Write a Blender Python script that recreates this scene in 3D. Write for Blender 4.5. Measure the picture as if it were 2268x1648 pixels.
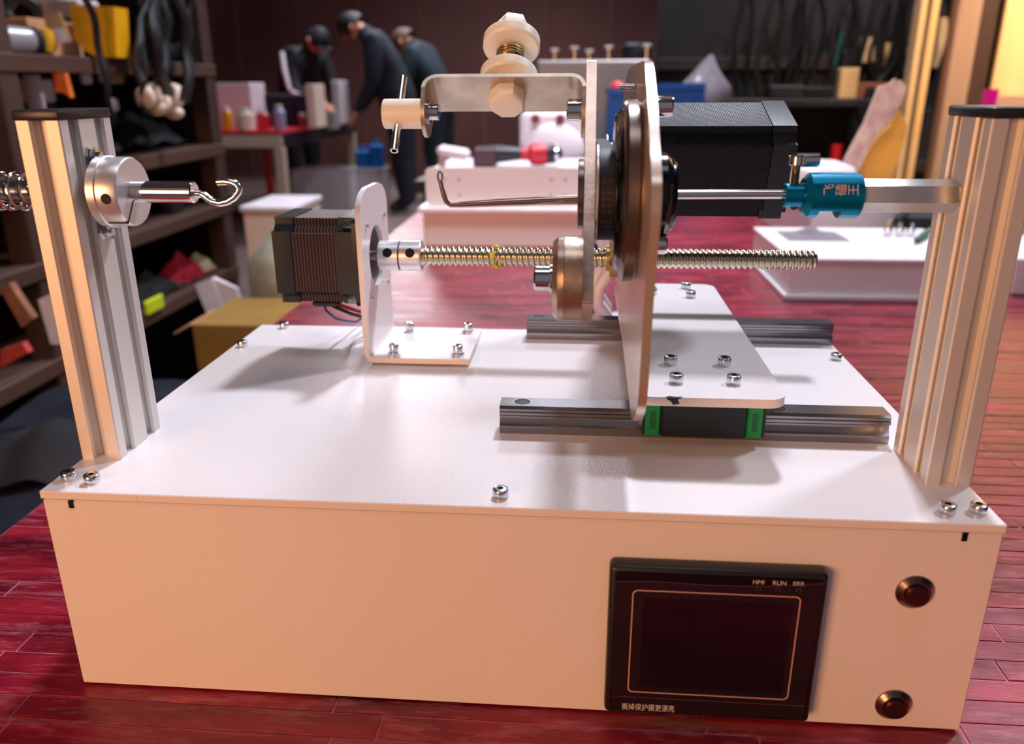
import bpy, bmesh, math, random
from mathutils import Vector, Matrix
random.seed(7)
S = 0.001                                   # everything below is written in millimetres
scene = bpy.context.scene
COL = scene.collection
for o in list(bpy.data.objects):
    bpy.data.objects.remove(o)

# ------------------------------------------------------------------ camera
FPX, PW, PH = 1786.25, 2268.0, 1648.0
CAM_R = Matrix.Rotation(0.0806, 3, 'Z') @ Matrix.Rotation(0.0049, 3, 'Y') @ Matrix.Rotation(1.2304, 3, 'X')
CAM_P = Vector((240.61, -307.59, 279.80))
cd = bpy.data.cameras.new('camera'); cam = bpy.data.objects.new('camera', cd); COL.objects.link(cam)
cd.sensor_fit = 'HORIZONTAL'; cd.sensor_width = 36.0; cd.lens = 36.0 * FPX / PW
cd.clip_start = 0.01; cd.clip_end = 60
M = CAM_R.to_4x4(); M.translation = CAM_P * S; cam.matrix_world = M
cd.dof.use_dof = True; cd.dof.focus_distance = 0.42; cd.dof.aperture_fstop = 8.0
scene.camera = cam

# ------------------------------------------------------------------ view and light
scene.view_settings.view_transform = 'Standard'
scene.view_settings.look = 'None'
scene.view_settings.gamma = 1.0
scene.view_settings.use_curve_mapping = False
scene.view_settings.exposure = 0.0
world = bpy.data.worlds.new('world'); scene.world = world; world.use_nodes = True
wb = world.node_tree.nodes['Background']
wb.inputs['Color'].default_value = (0.92, 0.86, 1.0, 1); wb.inputs['Strength'].default_value = 0.17

def area(name, loc, target, sx, sy, power, col, spread=180):
    l = bpy.data.lights.new(name, 'AREA'); l.shape = 'RECTANGLE'; l.size = sx; l.size_y = sy
    l.energy = power; l.color = col; l.spread = math.radians(spread)
    o = bpy.data.objects.new(name, l); COL.objects.link(o)
    o.location = loc
    o.rotation_euler = (Vector(target) - Vector(loc)).to_track_quat('-Z', 'Y').to_euler()
    return o
COOL = (0.82, 0.86, 1.0); WARM = (1.0, 0.46, 0.19)
area('skylight_or_fill', (0.72, 2.35, 3.25), (0.22, 0.2, 0.1), 0.30, 0.30, 128, COOL)
area('skylight_or_fill', (2.75, 2.1, 3.25), (0.22, 0.2, 0.1), 0.45, 0.45, 84, COOL)
area('skylight_or_fill', (-0.4, 7.0, 3.2), (-0.4, 7.0, 0), 2.6, 1.6, 110, COOL, 110)
area('skylight_or_fill', (0.1, 5.5, 3.2), (0.25, 0.2, 0.1), 0.55, 0.5, 26, COOL)
area('skylight_or_fill', (0.3, -0.35, 3.3), (0.3, 0.2, 0.0), 1.6, 0.8, 13, COOL)  # added soft fill above the front, no skylight known here
area('skylight_or_fill', (0.15, 0.35, 3.2), (0.15, 1.55, 0.0), 0.8, 0.8, 7, COOL, 42)  # added narrow fill to brighten the housing behind, not a known skylight
area('warm_lamp_or_fill', (-0.50, -1.10, 0.36), (0.18, 0.1, 0.1), 0.5, 0.5, 13.2, WARM)
area('warm_lamp_or_fill', (1.45, 1.5, 2.1), (1.75, 2.65, 0.5), 0.3, 0.3, 14, (1.0, 0.74, 0.46), 55)  # added warm fill aimed at the plywood, no such lamp known

# ------------------------------------------------------------------ materials
def lin(c): return tuple((v / 12.92 if v <= .04045 else ((v + .055) / 1.055) ** 2.4) for v in [x / 255.0 for x in c])
MATS = {}
def mat(name, rgb, rough=.5, metal=0.0, ns=0, amt=.15, bump=0, bscale=None, stretch=None, coat=0, alpha=None, rvar=0, sss=0, rgb2=None, trans=0):
    if name in MATS: return MATS[name]
    m = bpy.data.materials.new(name); m.use_nodes = True; nt = m.node_tree; b = nt.nodes['Principled BSDF']
    c = lin(rgb); b.inputs['Base Color'].default_value = (*c, 1); b.inputs['Roughness'].default_value = rough
    b.inputs['Metallic'].default_value = metal
    if coat: b.inputs['Coat Weight'].default_value = coat; b.inputs['Coat Roughness'].default_value = .12
    if trans: b.inputs['Transmission Weight'].default_value = trans
    if sss:
        b.inputs['Subsurface Weight'].default_value = sss; b.inputs['Subsurface Radius'].default_value = (.004, .003, .002)
        b.inputs['Subsurface Scale'].default_value = 1.0
    if alpha is not None: b.inputs['Alpha'].default_value = alpha
    if ns or bump:
        tc = nt.nodes.new('ShaderNodeTexCoord'); mp = nt.nodes.new('ShaderNodeMapping')
        nt.links.new(tc.outputs['Object'], mp.inputs['Vector'])
        if stretch: mp.inputs['Scale'].default_value = stretch
        n = nt.nodes.new('ShaderNodeTexNoise'); n.inputs['Scale'].default_value = ns or 50; n.inputs['Detail'].default_value = 4
        nt.links.new(mp.outputs['Vector'], n.inputs['Vector'])
        if ns:
            r = nt.nodes.new('ShaderNodeValToRGB')
            d = tuple(v * (1 - amt) for v in c) if rgb2 is None else lin(rgb2)
            u = tuple(min(1, v * (1 + amt)) for v in c)
            r.color_ramp.elements[0].position = .32; r.color_ramp.elements[1].position = .68
            r.color_ramp.elements[0].color = (*d, 1); r.color_ramp.elements[1].color = (*u, 1)
            nt.links.new(n.outputs['Fac'], r.inputs['Fac']); nt.links.new(r.outputs['Color'], b.inputs['Base Color'])
            if rvar:
                mr = nt.nodes.new('ShaderNodeMapRange'); mr.inputs['To Min'].default_value = rough - rvar; mr.inputs['To Max'].default_value = rough + rvar
                nt.links.new(n.outputs['Fac'], mr.inputs['Value']); nt.links.new(mr.outputs['Result'], b.inputs['Roughness'])
        if bump:
            n2 = nt.nodes.new('ShaderNodeTexNoise'); n2.inputs['Scale'].default_value = bscale or ns; n2.inputs['Detail'].default_value = 2
            nt.links.new(mp.outputs['Vector'], n2.inputs['Vector'])
            bp = nt.nodes.new('ShaderNodeBump'); bp.inputs['Strength'].default_value = bump; bp.inputs['Distance'].default_value = .001
            nt.links.new(n2.outputs['Fac'], bp.inputs['Height']); nt.links.new(bp.outputs['Normal'], b.inputs['Normal'])
    MATS[name] = m
    return m
POWDER = mat('white powder coat', (240, 232, 230), .27, bump=.17, bscale=1300, ns=6, amt=.02)
ALU = mat('anodised aluminium', (228, 222, 216), .54, .6, ns=30, amt=.04, stretch=(1, 1, .05))
ALUC = mat('turned aluminium', (226, 222, 222), .33, .75, ns=200, amt=.04)
CHROME = mat('polished steel', (225, 222, 220), .1, 1.0)
STEEL = mat('brushed steel sheet', (205, 190, 172), .36, .85, ns=90, amt=.16, bump=.08, bscale=400)
BARM = mat('milled steel bar', (212, 186, 168), .33, .9, ns=160, amt=.12, stretch=(1, .25, 1), bump=.12, bscale=260)
ZINC = mat('zinc plated screw', (214, 218, 222), .2, 1.0)
SOCK = mat('dark socket recess', (18, 22, 28), .4, .5); SOCKL = mat('socket recess steel', (84, 92, 104), .35, .8)
RAIL = mat('ground rail steel', (150, 147, 150), .22, .92, ns=40, amt=.15, stretch=(.1, 1, 1))
SCREWM = mat('lead screw steel', (205, 196, 170), .16, 1.0)
BLACK = mat('black paint', (13, 14, 18), .36, ns=300, amt=.2, bump=.05, bscale=600)
BLACKG = mat('glossy black enamel', (10, 11, 15), .16)
PLASTIC = mat('black plastic', (27, 26, 29), .38)
RUBBER = mat('black rubber belt', (16, 17, 22), .55)
BRONZE = mat('dark burnished ring', (126, 110, 102), .27, .92, ns=50, amt=.1)
BRASS = mat('brass', (216, 180, 96), .3, .9)
NYLON = mat('ivory nylon', (252, 246, 236), .36, sss=.7)
GREEN = mat('green end cap', (0, 130, 62), .4)
BLUE = mat('blue anodised aluminium', (0, 138, 176), .3, .8)
PINKP = mat('pink pad', (232, 190, 180), .5)
SCREEN = mat('dark screen glass', (26, 12, 20), .12, ns=8, amt=.25)
FILM = mat('protective film', (36, 24, 32), .2, ns=12, amt=.15)
LINEM = mat('printed line', (196, 150, 132), .6)
PRINT = mat('printed lettering', (214, 196, 188), .6)
GUNM = mat('gunmetal button', (150, 128, 118), .24, 1.0)
REDW = mat('red wire', (214, 10, 40), .4); BLUEW = mat('blue wire', (40, 40, 130), .4); BLKW = mat('black wire', (18, 22, 22), .5)
WHITEW = mat('white cable sleeve', (232, 222, 226), .6, ns=60, amt=.06)
YEL = mat('yellow tape', (206, 190, 30), .4, ns=300, amt=.3)
CHIP = mat('bare chipped steel', (48, 36, 46), .5)

# laminated motor stack: fine vertical sheets
def lam(name, a, b, per, rough, axis='X', metal=.3):
    m = bpy.data.materials.new(name); m.use_nodes = True; nt = m.node_tree; bs = nt.nodes['Principled BSDF']
    tc = nt.nodes.new('ShaderNodeTexCoord'); w = nt.nodes.new('ShaderNodeTexWave'); w.bands_direction = axis
    w.inputs['Scale'].default_value = 2 * math.pi / (20 * per * .001); w.inputs['Distortion'].default_value = .8
    w.inputs['Detail'].default_value = 2; w.inputs['Detail Scale'].default_value = 3
    nt.links.new(tc.outputs['Object'], w.inputs['Vector'])
    r = nt.nodes.new('ShaderNodeValToRGB'); r.color_ramp.elements[0].color = (*lin(a), 1); r.color_ramp.elements[1].color = (*lin(b), 1)
    r.color_ramp.elements[0].position = .35; r.color_ramp.elements[1].position = .8
    nt.links.new(w.outputs['Fac'], r.inputs['Fac']); nt.links.new(r.outputs['Color'], bs.inputs['Base Color'])
    bp = nt.nodes.new('ShaderNodeBump'); bp.inputs['Strength'].default_value = .4; bp.inputs['Distance'].default_value = .0006
    nt.links.new(w.outputs['Fac'], bp.inputs['Height']); nt.links.new(bp.outputs['Normal'], bs.inputs['Normal'])
    bs.inputs['Roughness'].default_value = rough; bs.inputs['Metallic'].default_value = metal
    return m
LAM1 = lam('laminated copper brown stack', (22, 16, 16), (104, 66, 52), 2.1, .45, metal=.2)
LAM2 = lam('laminated steel stack', (8, 9, 12), (24, 27, 34), .95, .34, metal=.25)

# red lacquered work table boards, scratched and dusty
def redboard():
    m = bpy.data.materials.new('red lacquered board'); m.use_nodes = True; nt = m.node_tree; b = nt.nodes['Principled BSDF']
    L = nt.links.new
    tc = nt.nodes.new('ShaderNodeTexCoord')
    n1 = nt.nodes.new('ShaderNodeTexNoise'); n1.inputs['Scale'].default_value = 14; n1.inputs['Detail'].default_value = 6
    mp = nt.nodes.new('ShaderNodeMapping'); mp.inputs['Scale'].default_value = (1.0, 3.5, 1); mp.inputs['Rotation'].default_value = (0, 0, .5)
    L(tc.outputs['Object'], mp.inputs['Vector']); L(mp.outputs['Vector'], n1.inputs['Vector'])
    r1 = nt.nodes.new('ShaderNodeValToRGB'); e = r1.color_ramp.elements
    e[0].position = .30; e[0].color = (*lin((84, 4, 24)), 1); e[1].position = .70; e[1].color = (*lin((160, 18, 44)), 1)
    L(n1.outputs['Fac'], r1.inputs['Fac'])
    n2 = nt.nodes.new('ShaderNodeTexNoise'); n2.inputs['Scale'].default_value = 110; n2.inputs['Detail'].default_value = 8; n2.inputs['Roughness'].default_value = .7
    mp2 = nt.nodes.new('ShaderNodeMapping'); mp2.inputs['Scale'].default_value = (.35, 2.2, 1); mp2.inputs['Rotation'].default_value = (0, 0, -.75)
    L(tc.outputs['Object'], mp2.inputs['Vector']); L(mp2.outputs['Vector'], n2.inputs['Vector'])
    r2 = nt.nodes.new('ShaderNodeValToRGB'); e = r2.color_ramp.elements
    e[0].position = .50; e[0].color = (0, 0, 0, 1); e[1].position = .74; e[1].color = (.5, .5, .5, 1)
    L(n2.outputs['Fac'], r2.inputs['Fac'])
    mx = nt.nodes.new('ShaderNodeMix'); mx.data_type = 'RGBA'; mx.inputs['B'].default_value = (*lin((206, 128, 146)), 1)
    L(r2.outputs['Color'], mx.inputs['Factor']); L(r1.outputs['Color'], mx.inputs['A'])
    oi = nt.nodes.new('ShaderNodeObjectInfo'); hs = nt.nodes.new('ShaderNodeHueSaturation')
    mr = nt.nodes.new('ShaderNodeMapRange'); mr.inputs['To Min'].default_value = .72; mr.inputs['To Max'].default_value = 1.22
    L(oi.outputs['Random'], mr.inputs['Value']); L(mr.outputs['Result'], hs.inputs['Value'])
    L(mx.outputs['Result'], hs.inputs['Color']); L(hs.outputs['Color'], b.inputs['Base Color'])
    mr2 = nt.nodes.new('ShaderNodeMapRange'); mr2.inputs['To Min'].default_value = .16; mr2.inputs['To Max'].default_value = .5
    L(n1.outputs['Fac'], mr2.inputs['Value']); L(mr2.outputs['Result'], b.inputs['Roughness'])
    bp = nt.nodes.new('ShaderNodeBump'); bp.inputs['Strength'].default_value = .25; bp.inputs['Distance'].default_value = .001
    L(n2.outputs['Fac'], bp.inputs['Height']); L(bp.outputs['Normal'], b.inputs['Normal'])
    return m
REDB = redboard()
DUST = mat('dusty board joint', (196, 110, 124), .7, ns=40, amt=.35)

# ------------------------------------------------------------------ mesh builder (millimetres, world space)
def frame(axis):
    w = Vector(axis).normalized()
    u = Vector((0, 0, 1)).cross(w) if abs(w.z) < .9 else Vector((1, 0, 0)).cross(w)
    u.normalize(); v = w.cross(u)
    return u, v, w
class MB:
    def __init__(s): s.bm = bmesh.new()
    def box(s, x0, x1, y0, y1, z0, z1, b=0, rot=None, pivot=None, seg=1):
        m = Matrix.Translation(((x0 + x1) / 2, (y0 + y1) / 2, (z0 + z1) / 2)) @ Matrix.Diagonal((x1 - x0, y1 - y0, z1 - z0, 1))
        if rot is not None:
            p = Vector(pivot) if pivot is not None else Vector(((x0 + x1) / 2, (y0 + y1) / 2, (z0 + z1) / 2))
            m = Matrix.Translation(p) @ rot.to_4x4() @ Matrix.Translation(-p) @ m
        vs = bmesh.ops.create_cube(s.bm, size=1, matrix=m)['verts']
        if b:
            es = list({e for v in vs for e in v.link_edges})
            bmesh.ops.bevel(s.bm, geom=es, offset=b, segments=seg, affect='EDGES', profile=.5)
        return s
    def ring(s, c, u, v, r, n, ph=0):
        return [s.bm.verts.new(c + u * (r * math.cos(ph + 2 * math.pi * i / n)) + v * (r * math.sin(ph + 2 * math.pi * i / n))) for i in range(n)]
    def bridge(s, a, b):
        n = len(a)
        for i in range(n): s.bm.faces.new((a[i], a[(i + 1) % n], b[(i + 1) % n], b[i]))
    def lathe(s, origin, axis, prof, n=32, ph=0, caps=True):
        o = Vector(origin); u, v, w = frame(axis); rs = []
        for d, r in prof: rs.append(s.ring(o + w * d, u, v, max(r, 1e-3), n, ph))
        for a, b in zip(rs, rs[1:]): s.bridge(a, b)
        if caps:
            s.bm.faces.new(rs[0][::-1]); s.bm.faces.new(rs[-1])
        return s
    def cyl(s, p0, p1, r, n=24, ch=0, ph=0, r1=None):
        p0 = Vector(p0); p1 = Vector(p1); L = (p1 - p0).length; r1 = r if r1 is None else r1
        pr = [(0, r), (L, r1)] if not ch else [(0, r - ch), (ch, r), (L - ch, r1), (L, r1 - ch)]
        return s.lathe(p0, p1 - p0, pr, n, ph)
    def tube(s, pts, r, n=10, caps=True):
        pts = [Vector(p) for p in pts]; rr = r if isinstance(r, (list, tuple)) else [r] * len(pts); rs = []
        t0 = (pts[1] - pts[0]).normalized(); u, v, _ = frame(t0)
        for i, p in enumerate(pts):
            t = (pts[min(i + 1, len(pts) - 1)] - pts[max(i - 1, 0)]).normalized()
            u = (u - t * u.dot(t)).normalized(); v = t.cross(u)
            rs.append(s.ring(p, u, v, rr[i], n))
        for a, b in zip(rs, rs[1:]): s.bridge(a, b)
        if caps: s.bm.faces.new(rs[0][::-1]); s.bm.faces.new(rs[-1])
        return s
    def prism(s, poly, to3, off, holes=()):
        """poly of 2-d points, to3 maps (a,b)->3-d, off = extrusion vector; round or polygon holes allowed"""
        off = Vector(off); loops = [poly] + list(holes); lo = []; edges = []
        for lp in loops:
            vs = [s.bm.verts.new(to3(a, b)) for a, b in lp]; lo.append(vs)
            edges += [s.bm.edges.new((vs[i], vs[(i + 1) % len(vs)])) for i in range(len(vs))]
        if holes: fs = [g for g in bmesh.ops.triangle_fill(s.bm, use_beauty=True, edges=edges)['geom'] if isinstance(g, bmesh.types.BMFace)]
        else: fs = [s.bm.faces.new(lo[0])]
        top = {}
        for vs in lo:
            for v in vs: top[v] = s.bm.verts.new(v.co + off)
        for f in fs: s.bm.faces.new([top[v] for v in f.verts][::-1])
        for vs in lo:
            for i in range(len(vs)):
                a, b = vs[i], vs[(i + 1) % len(vs)]
                s.bm.faces.new((a, b, top[b], top[a]))
        return s
    def blob(s, c, r, sub=2, jit=.0, scale=(1, 1, 1)):
        vs = bmesh.ops.create_icosphere(s.bm, subdivisions=sub, radius=1)['verts']
        for v in vs:
            k = 1 + random.uniform(-jit, jit)
            v.co = Vector(c) + Vector((v.co.x * r * scale[0] * k, v.co.y * r * scale[1] * k, v.co.z * r * scale[2] * k))
        return s
    def sheet(s, P, nu, nv, thick=0):
        g = [[s.bm.verts.new(P(i / nu, j / nv)) for j in range(nv + 1)] for i in range(nu + 1)]
        fs = [s.bm.faces.new((g[i][j], g[i + 1][j], g[i + 1][j + 1], g[i][j + 1])) for i in range(nu) for j in range(nv)]
        if thick: bmesh.ops.solidify(s.bm, geom=fs, thickness=thick)
        return s
    def mesh(s, name, org=(0, 0, 0), sharp=35):
        bmesh.ops.recalc_face_normals(s.bm, faces=s.bm.faces)
        o = Vector(org)
        for v in s.bm.verts: v.co = (v.co - o) * S
        me = bpy.data.meshes.new(name); s.bm.to_mesh(me); s.bm.free()
        me.polygons.foreach_set('use_smooth', [True] * len(me.polygons))
        me.set_sharp_from_angle(angle=math.radians(sharp))
        return me
ORG = {}
def tag(o, label=None, cat=None, group=None, kind=None):
    if label: o['label'] = label
    if cat: o['category'] = cat
    if group: o['group'] = group
    if kind: o['kind'] = kind
    return o
def thing(name, org, label, cat, group=None):
    o = bpy.data.objects.new(name, None); COL.objects.link(o); o.empty_display_size = .02
    o.location = Vector(org) * S; ORG[o.name] = Vector(org)
    return tag(o, label, cat, group)
def obj(name, mb, m, parent=None, org=None, label=None, kind=None, sharp=35):
    g = ORG[parent.name] if parent else Vector(org or (0, 0, 0))
    me = mb.mesh(name, g, sharp); me.materials.append(m)
    o = bpy.data.objects.new(name, me); COL.objects.link(o); ORG[o.name] = g
    if parent: o.parent = parent
    else: o.location = g * S
    if label: o['label'] = label
    if kind: o['kind'] = kind
    return o
def solo(name, mb, m, org, label, cat, group=None, sharp=35):
    return tag(obj(name, mb, m, None, org, sharp=sharp), label, cat, group)
def inst(name, me, parent, p, rot=None):
    """a part that shares its mesh; p in world millimetres"""
    o = bpy.data.objects.new(name, me); COL.objects.link(o); o.parent = parent
    o.location = (Vector(p) - ORG[parent.name]) * S; ORG[o.name] = Vector(p)
    if rot is not None: o.rotation_euler = rot
    return o
def rr(x0, x1, z0, z1, r, n=5):
    out = []
    for cx, cz, a0 in ((x1 - r, z1 - r, 0), (x0 + r, z1 - r, 90), (x0 + r, z0 + r, 180), (x1 - r, z0 + r, 270)):
        out += [(cx + r * math.cos(math.radians(a0 + 90 * i / n)), cz + r * math.sin(math.radians(a0 + 90 * i / n))) for i in range(n + 1)]
    return out
def circ(a, b, r, n=32): return [(a + r * math.cos(2 * math.pi * i / n), b + r * math.sin(2 * math.pi * i / n)) for i in range(n)]
def at(u, v, y):
    """world point (mm) seen at picture point (u, v) on the plane at depth y"""
    d = CAM_R @ Vector(((u - PW / 2) / FPX, -(v - PH / 2) / FPX, -1)); t = (y - CAM_P.y) / d.y
    return CAM_P + d * t
def text(name, body, size, p, xd, yd, m, parent, bold=0, align='LEFT', sx=1.0):
    c = bpy.data.curves.new(name, 'FONT'); c.body = body; c.size = size * S; c.extrude = .00006; c.offset = bold * S; c.align_x = align
    t = bpy.data.objects.new('text_tmp', c); COL.objects.link(t)
    bpy.context.view_layer.update()
    me = bpy.data.meshes.new_from_object(t.evaluated_get(bpy.context.evaluated_depsgraph_get()))
    bpy.data.objects.remove(t)
    xd = Vector(xd).normalized(); yd = Vector(yd).normalized(); zd = xd.cross(yd)
    R = Matrix((xd * sx, yd, zd)).transposed().to_4x4(); R.translation = (Vector(p) - ORG[parent.name]) * S
    me.transform(R); me.materials.clear(); me.materials.append(m); me.name = name
    o = bpy.data.objects.new(name, me); COL.objects.link(o); o.parent = parent; ORG[o.name] = ORG[parent.name]
    return o

# ================================================================== ROOM SHELL
FL = -750
FLOORM = mat('worn concrete floor', (112, 92, 84), .6, ns=3, amt=.25)
WALLM = mat('brown corrugated wall sheet', (104, 64, 58), .55, ns=1.2, amt=.25)
SEAM = mat('wall seam strip', (120, 74, 66), .5)
DARKW = mat('dark side wall', (44, 32, 28), .7, ns=2, amt=.3)
CEIL = mat('grey roof sheet', (150, 140, 138), .7)
f = obj('floor', MB().box(-5200, 4200, -3200, 9600, FL - 60, FL), FLOORM, kind='structure')
bw = obj('wall_back', MB().box(-5200, 4200, 9600, 9700, FL, 3500), DARKW, kind='structure')
for k in range(13):                                        # separate wall sheets with seam strips between
    x0 = -5200 + k * 720
    obj('wall_sheet', MB().box(x0 + 6, x0 + 714, 9575, 9600, FL, 3480, 4), WALLM, bw)
    obj('seam_strip', MB().box(x0 - 22, x0 + 22, 9555, 9575, FL, 3480, 4), SEAM, bw)
obj('wall_left', MB().box(-5300, -5200, -3200, 9700, FL, 3500), DARKW, kind='structure')
obj('wall_right', MB().box(4200, 4300, -3200, 9700, FL, 3500), DARKW, kind='structure')
cl = MB()
cl.box(-5300, 4300, -3200, 9700, 3500, 3560)
obj('ceiling', cl, CEIL, kind='structure')
# high lit window in the back wall: its glare lies on the red table
w1 = obj('window_1', MB().box(-2400, -1560, 9540, 9560, 2050, 3150, 5), mat('window frame', (90, 80, 78), .5), kind='structure')
LIT = bpy.data.materials.new('bright window pane'); LIT.use_nodes = True
lb = LIT.node_tree.nodes['Principled BSDF']; lb.inputs['Base Color'].default_value = (0.8, .8, .85, 1)
lb.inputs['Emission Color'].default_value = (1, .95, 1, 1); lb.inputs['Emission Strength'].default_value = 22
for k in range(3):
    obj('pane', MB().box(-2370 + k * 268, -2370 + k * 268 + 246, 9534, 9542, 2090, 3110), LIT, w1)

# ================================================================== RED WORK TABLE
TX0, TX1, TY0, TY1 = -138, 1450, -210, 2150
tb = thing('work_table', (300, 800, FL), 'wide red board work table carrying the winding machine', 'table')
obj('table_slab', MB().box(TX0, TX1, TY0, TY1, -42, -.55), DUST, tb)
LEGM = mat('dark steel leg', (46, 40, 40), .5, .3)
for x, y in ((TX0 + 50, TY0 + 60), (TX1 - 60, TY0 + 60), (TX0 + 50, TY1 - 60), (TX1 - 60, TY1 - 60)):
    obj('leg', MB().box(x - 25, x + 25, y - 25, y + 25, FL, -42, 2), LEGM, tb)
def seen(x0, x1, y0, y1):
    for x in (x0, (x0 + x1) / 2, x1):
        for y in (y0, y1):
            if -2 < x < 420 and 0 < y < 272: continue
            q = CAM_R.transposed() @ (Vector((x, y, 0)) - CAM_P)
            if q.z < 0:
                u = PW / 2 + FPX * q.x / -q.z; v = PH / 2 - FPX * q.y / -q.z
                if -60 < u < PW + 60 and 300 < v < PH + 80: return True
    return False
rows = []
y = -70.0; far = MB(); nb = 0
while y < TY1 - 1:
    dy = 15.4 if y < 430 else (24 if y < 900 else 40)
    x = TX0 - random.uniform(0, 100)
    while x < TX1:
        Lg = random.uniform(70, 190) if y < 430 else random.uniform(150, 330)
        a, b = max(x, TX0), min(x + Lg, TX1)
        if b - a > 8:
            dz = random.uniform(-.25, .2)
            if y < 430 and nb < 300 and seen(a, b, y, y + dy):
                obj('board_strip', MB().box(a + .5, b - .5, y + .5, min(y + dy, TY1) - .5, -.7, dz, .2), REDB, tb); nb += 1
            else:
                far.box(a + .5, b - .5, y + .5, min(y + dy, TY1) - .5, -.7, dz)
        x += Lg
    y += dy
far.box(TX0, TX1, TY0, -70, -.7, 0)
obj('board_strips', far, REDB, tb, kind='stuff')

# ================================================================== WINDING MACHINE: BASE
H = 108.2
mc = thing('winding_machine', (210, 135, 0), 'large off white bench winding machine base with two aluminium posts and a touch panel', 'machine')
cab = MB().box(0.3, 419.7, 0.4, 271, 1.2, H - 4.6, .8)
cabo = obj('cabinet', cab, POWDER, mc)
for x in (14, 404):                                        # little relief slots under the lid
    obj('relief_slot', MB().box(x - 1.1, x + 1.1, -.05, .6, 100, H - 4.4), SOCK, cabo)
obj('foot_strip', MB().box(3, 417, 3, 268, 0, 1.2), PLASTIC, mc)
top = obj('top_plate', MB().box(0, 420, 0, 271.2, H - 4, H, .45), POWDER, mc)
for x in (45.4, 378):
    obj('lip_seam', MB().box(x, x + .5, -.12, .3, H - 4, H - .4), mat('seam highlight', (250, 220, 190), .4), top)

def cap_screw_mesh(d=7, h=4, name='socket_screw', washer=0):
    m = MB(); r = d / 2; z = 0
    if washer: m.cyl((0, 0, 0), (0, 0, washer), r * 1.3, 20, .15); z = washer
    hx = r * .42; n = 24
    u = Vector((1, 0, 0)); v = Vector((0, 1, 0)); c = lambda zz: Vector((0, 0, zz))
    prof = [(z, r * .97), (z + .3, r), (z + h - .5, r), (z + h - .15, r * .94), (z + h, r * .85), (z + h, hx), (z + h - h * .55, hx * .96)]
    rs = [m.ring(c(a), u, v, b, n if i < 5 else n) for i, (a, b) in enumerate(prof)]
    for a, b in zip(rs, rs[1:]): m.bridge(a, b)
    m.bm.faces.new(rs[-1])
    me = m.mesh(name); me.materials.append(ZINC); me.materials.append(SOCKL)
    for p in me.polygons:
        cz = sum(me.vertices[i].co.z for i in p.vertices) / len(p.vertices); rad = max(math.hypot(me.vertices[i].co.x, me.vertices[i].co.y) for i in p.vertices)
        if rad < hx * S * 1.05 and cz < (z + h) * S - 1e-5: p.material_index = 1
    return me
SCR = cap_screw_mesh(7, 4.2)
SCRW = cap_screw_mesh(6.6, 5.6, washer=1.1)
SCRB = cap_screw_mesh(7, 4.6)
for x, y in ((7, 12.6), (19.5, 10.2), (209, 10), (399.5, 9.6), (412.6, 10.6), (20.5, 264), (7, 217), (413, 215), (400, 264)):
    inst('socket_screw', SCR, mc, (x, y, H))

# touch panel
tpn = obj('touch_panel', MB().box(257.6, 349.3, -8, .5, 8.2, 86.2, 2.2, seg=3), PLASTIC, mc)
obj('panel_face', MB().prism(rr(260, 347, 10.4, 84, 2), lambda a, b: (a, -8, b), (0, -.25, 0)), BLACKG, tpn)
obj('protective_film', MB().prism([(260.4, 11), (346.3, 11), (347.2, 82.4), (325, 79.9), (300, 79.2), (276, 80), (260, 79.2)], lambda a, b: (a, -8.25, b), (0, -.2, 0)), FILM, tpn)
obj('screen', MB().prism(rr(272.5, 335.5, 24.5, 71.5, .8), lambda a, b: (a, -8.45, b), (0, -.1, 0)), SCREEN, tpn)
obj('screen_outline', MB().prism(rr(267.5, 338.6, 21, 75.4, 2.4), lambda a, b: (a, -8.45, b), (0, -.12, 0), [rr(268.1, 338, 21.6, 74.8, 2)]), LINEM, tpn)
obj('film_edge', MB().box(260.4, 346.4, -8.6, -8.44, 18.2, 18.45), mat('film crease', (92, 66, 66), .4), tpn)
obj('film_edge', MB().tube([(260, -8.5, 79.2), (276, -8.6, 80), (300, -8.6, 79.2), (325, -8.6, 79.9), (347.2, -8.5, 82.4)], .13, 6), mat('film crease', (92, 66, 66), .4), tpn)
for i, (x, w) in enumerate(((317.6, 'HMI'), (325.8, 'RUN'), (334.2, 'ERR'))):
    text('lettering', w, 2.9, (x, -8.5, 80.7), (1, 0, 0), (0, 0, 1), PRINT, tpn, sx=.98)
    obj('indicator', MB().box(x + 1.6, x + 4.0, -8.6, -8.4, 77.6, 79.2, .1), mat('indicator window', (70, 58, 66), .4), tpn)
    obj('indicator_lens', MB().box(x + 2.1, x + 3.5, -8.7, -8.5, 77.95, 78.85), SOCK, tpn)
text('lettering', '撕掉保护膜更漂亮', 4.05, (265.3, -8.5, 11.3), (1, 0, 0), (0, 0, 1), PRINT, tpn, sx=.74)

# push buttons
for z in (74.3, 14.3):
    b = obj('push_button', MB().lathe((388.2, 0.3, z), (0, -1, 0), [(0, 8.1), (.7, 8.0), (2.6, 6.1), (2.6, 5.2), (1.6, 5.1)], 40), GUNM, mc)
    obj('button_cap', MB().lathe((388.2, 0, z), (0, -1, 0), [(1, 4.9), (3.6, 4.9), (4.0, 4.55)], 36), mat('dark button cap', (84, 52, 54), .3, .8), b)

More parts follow.
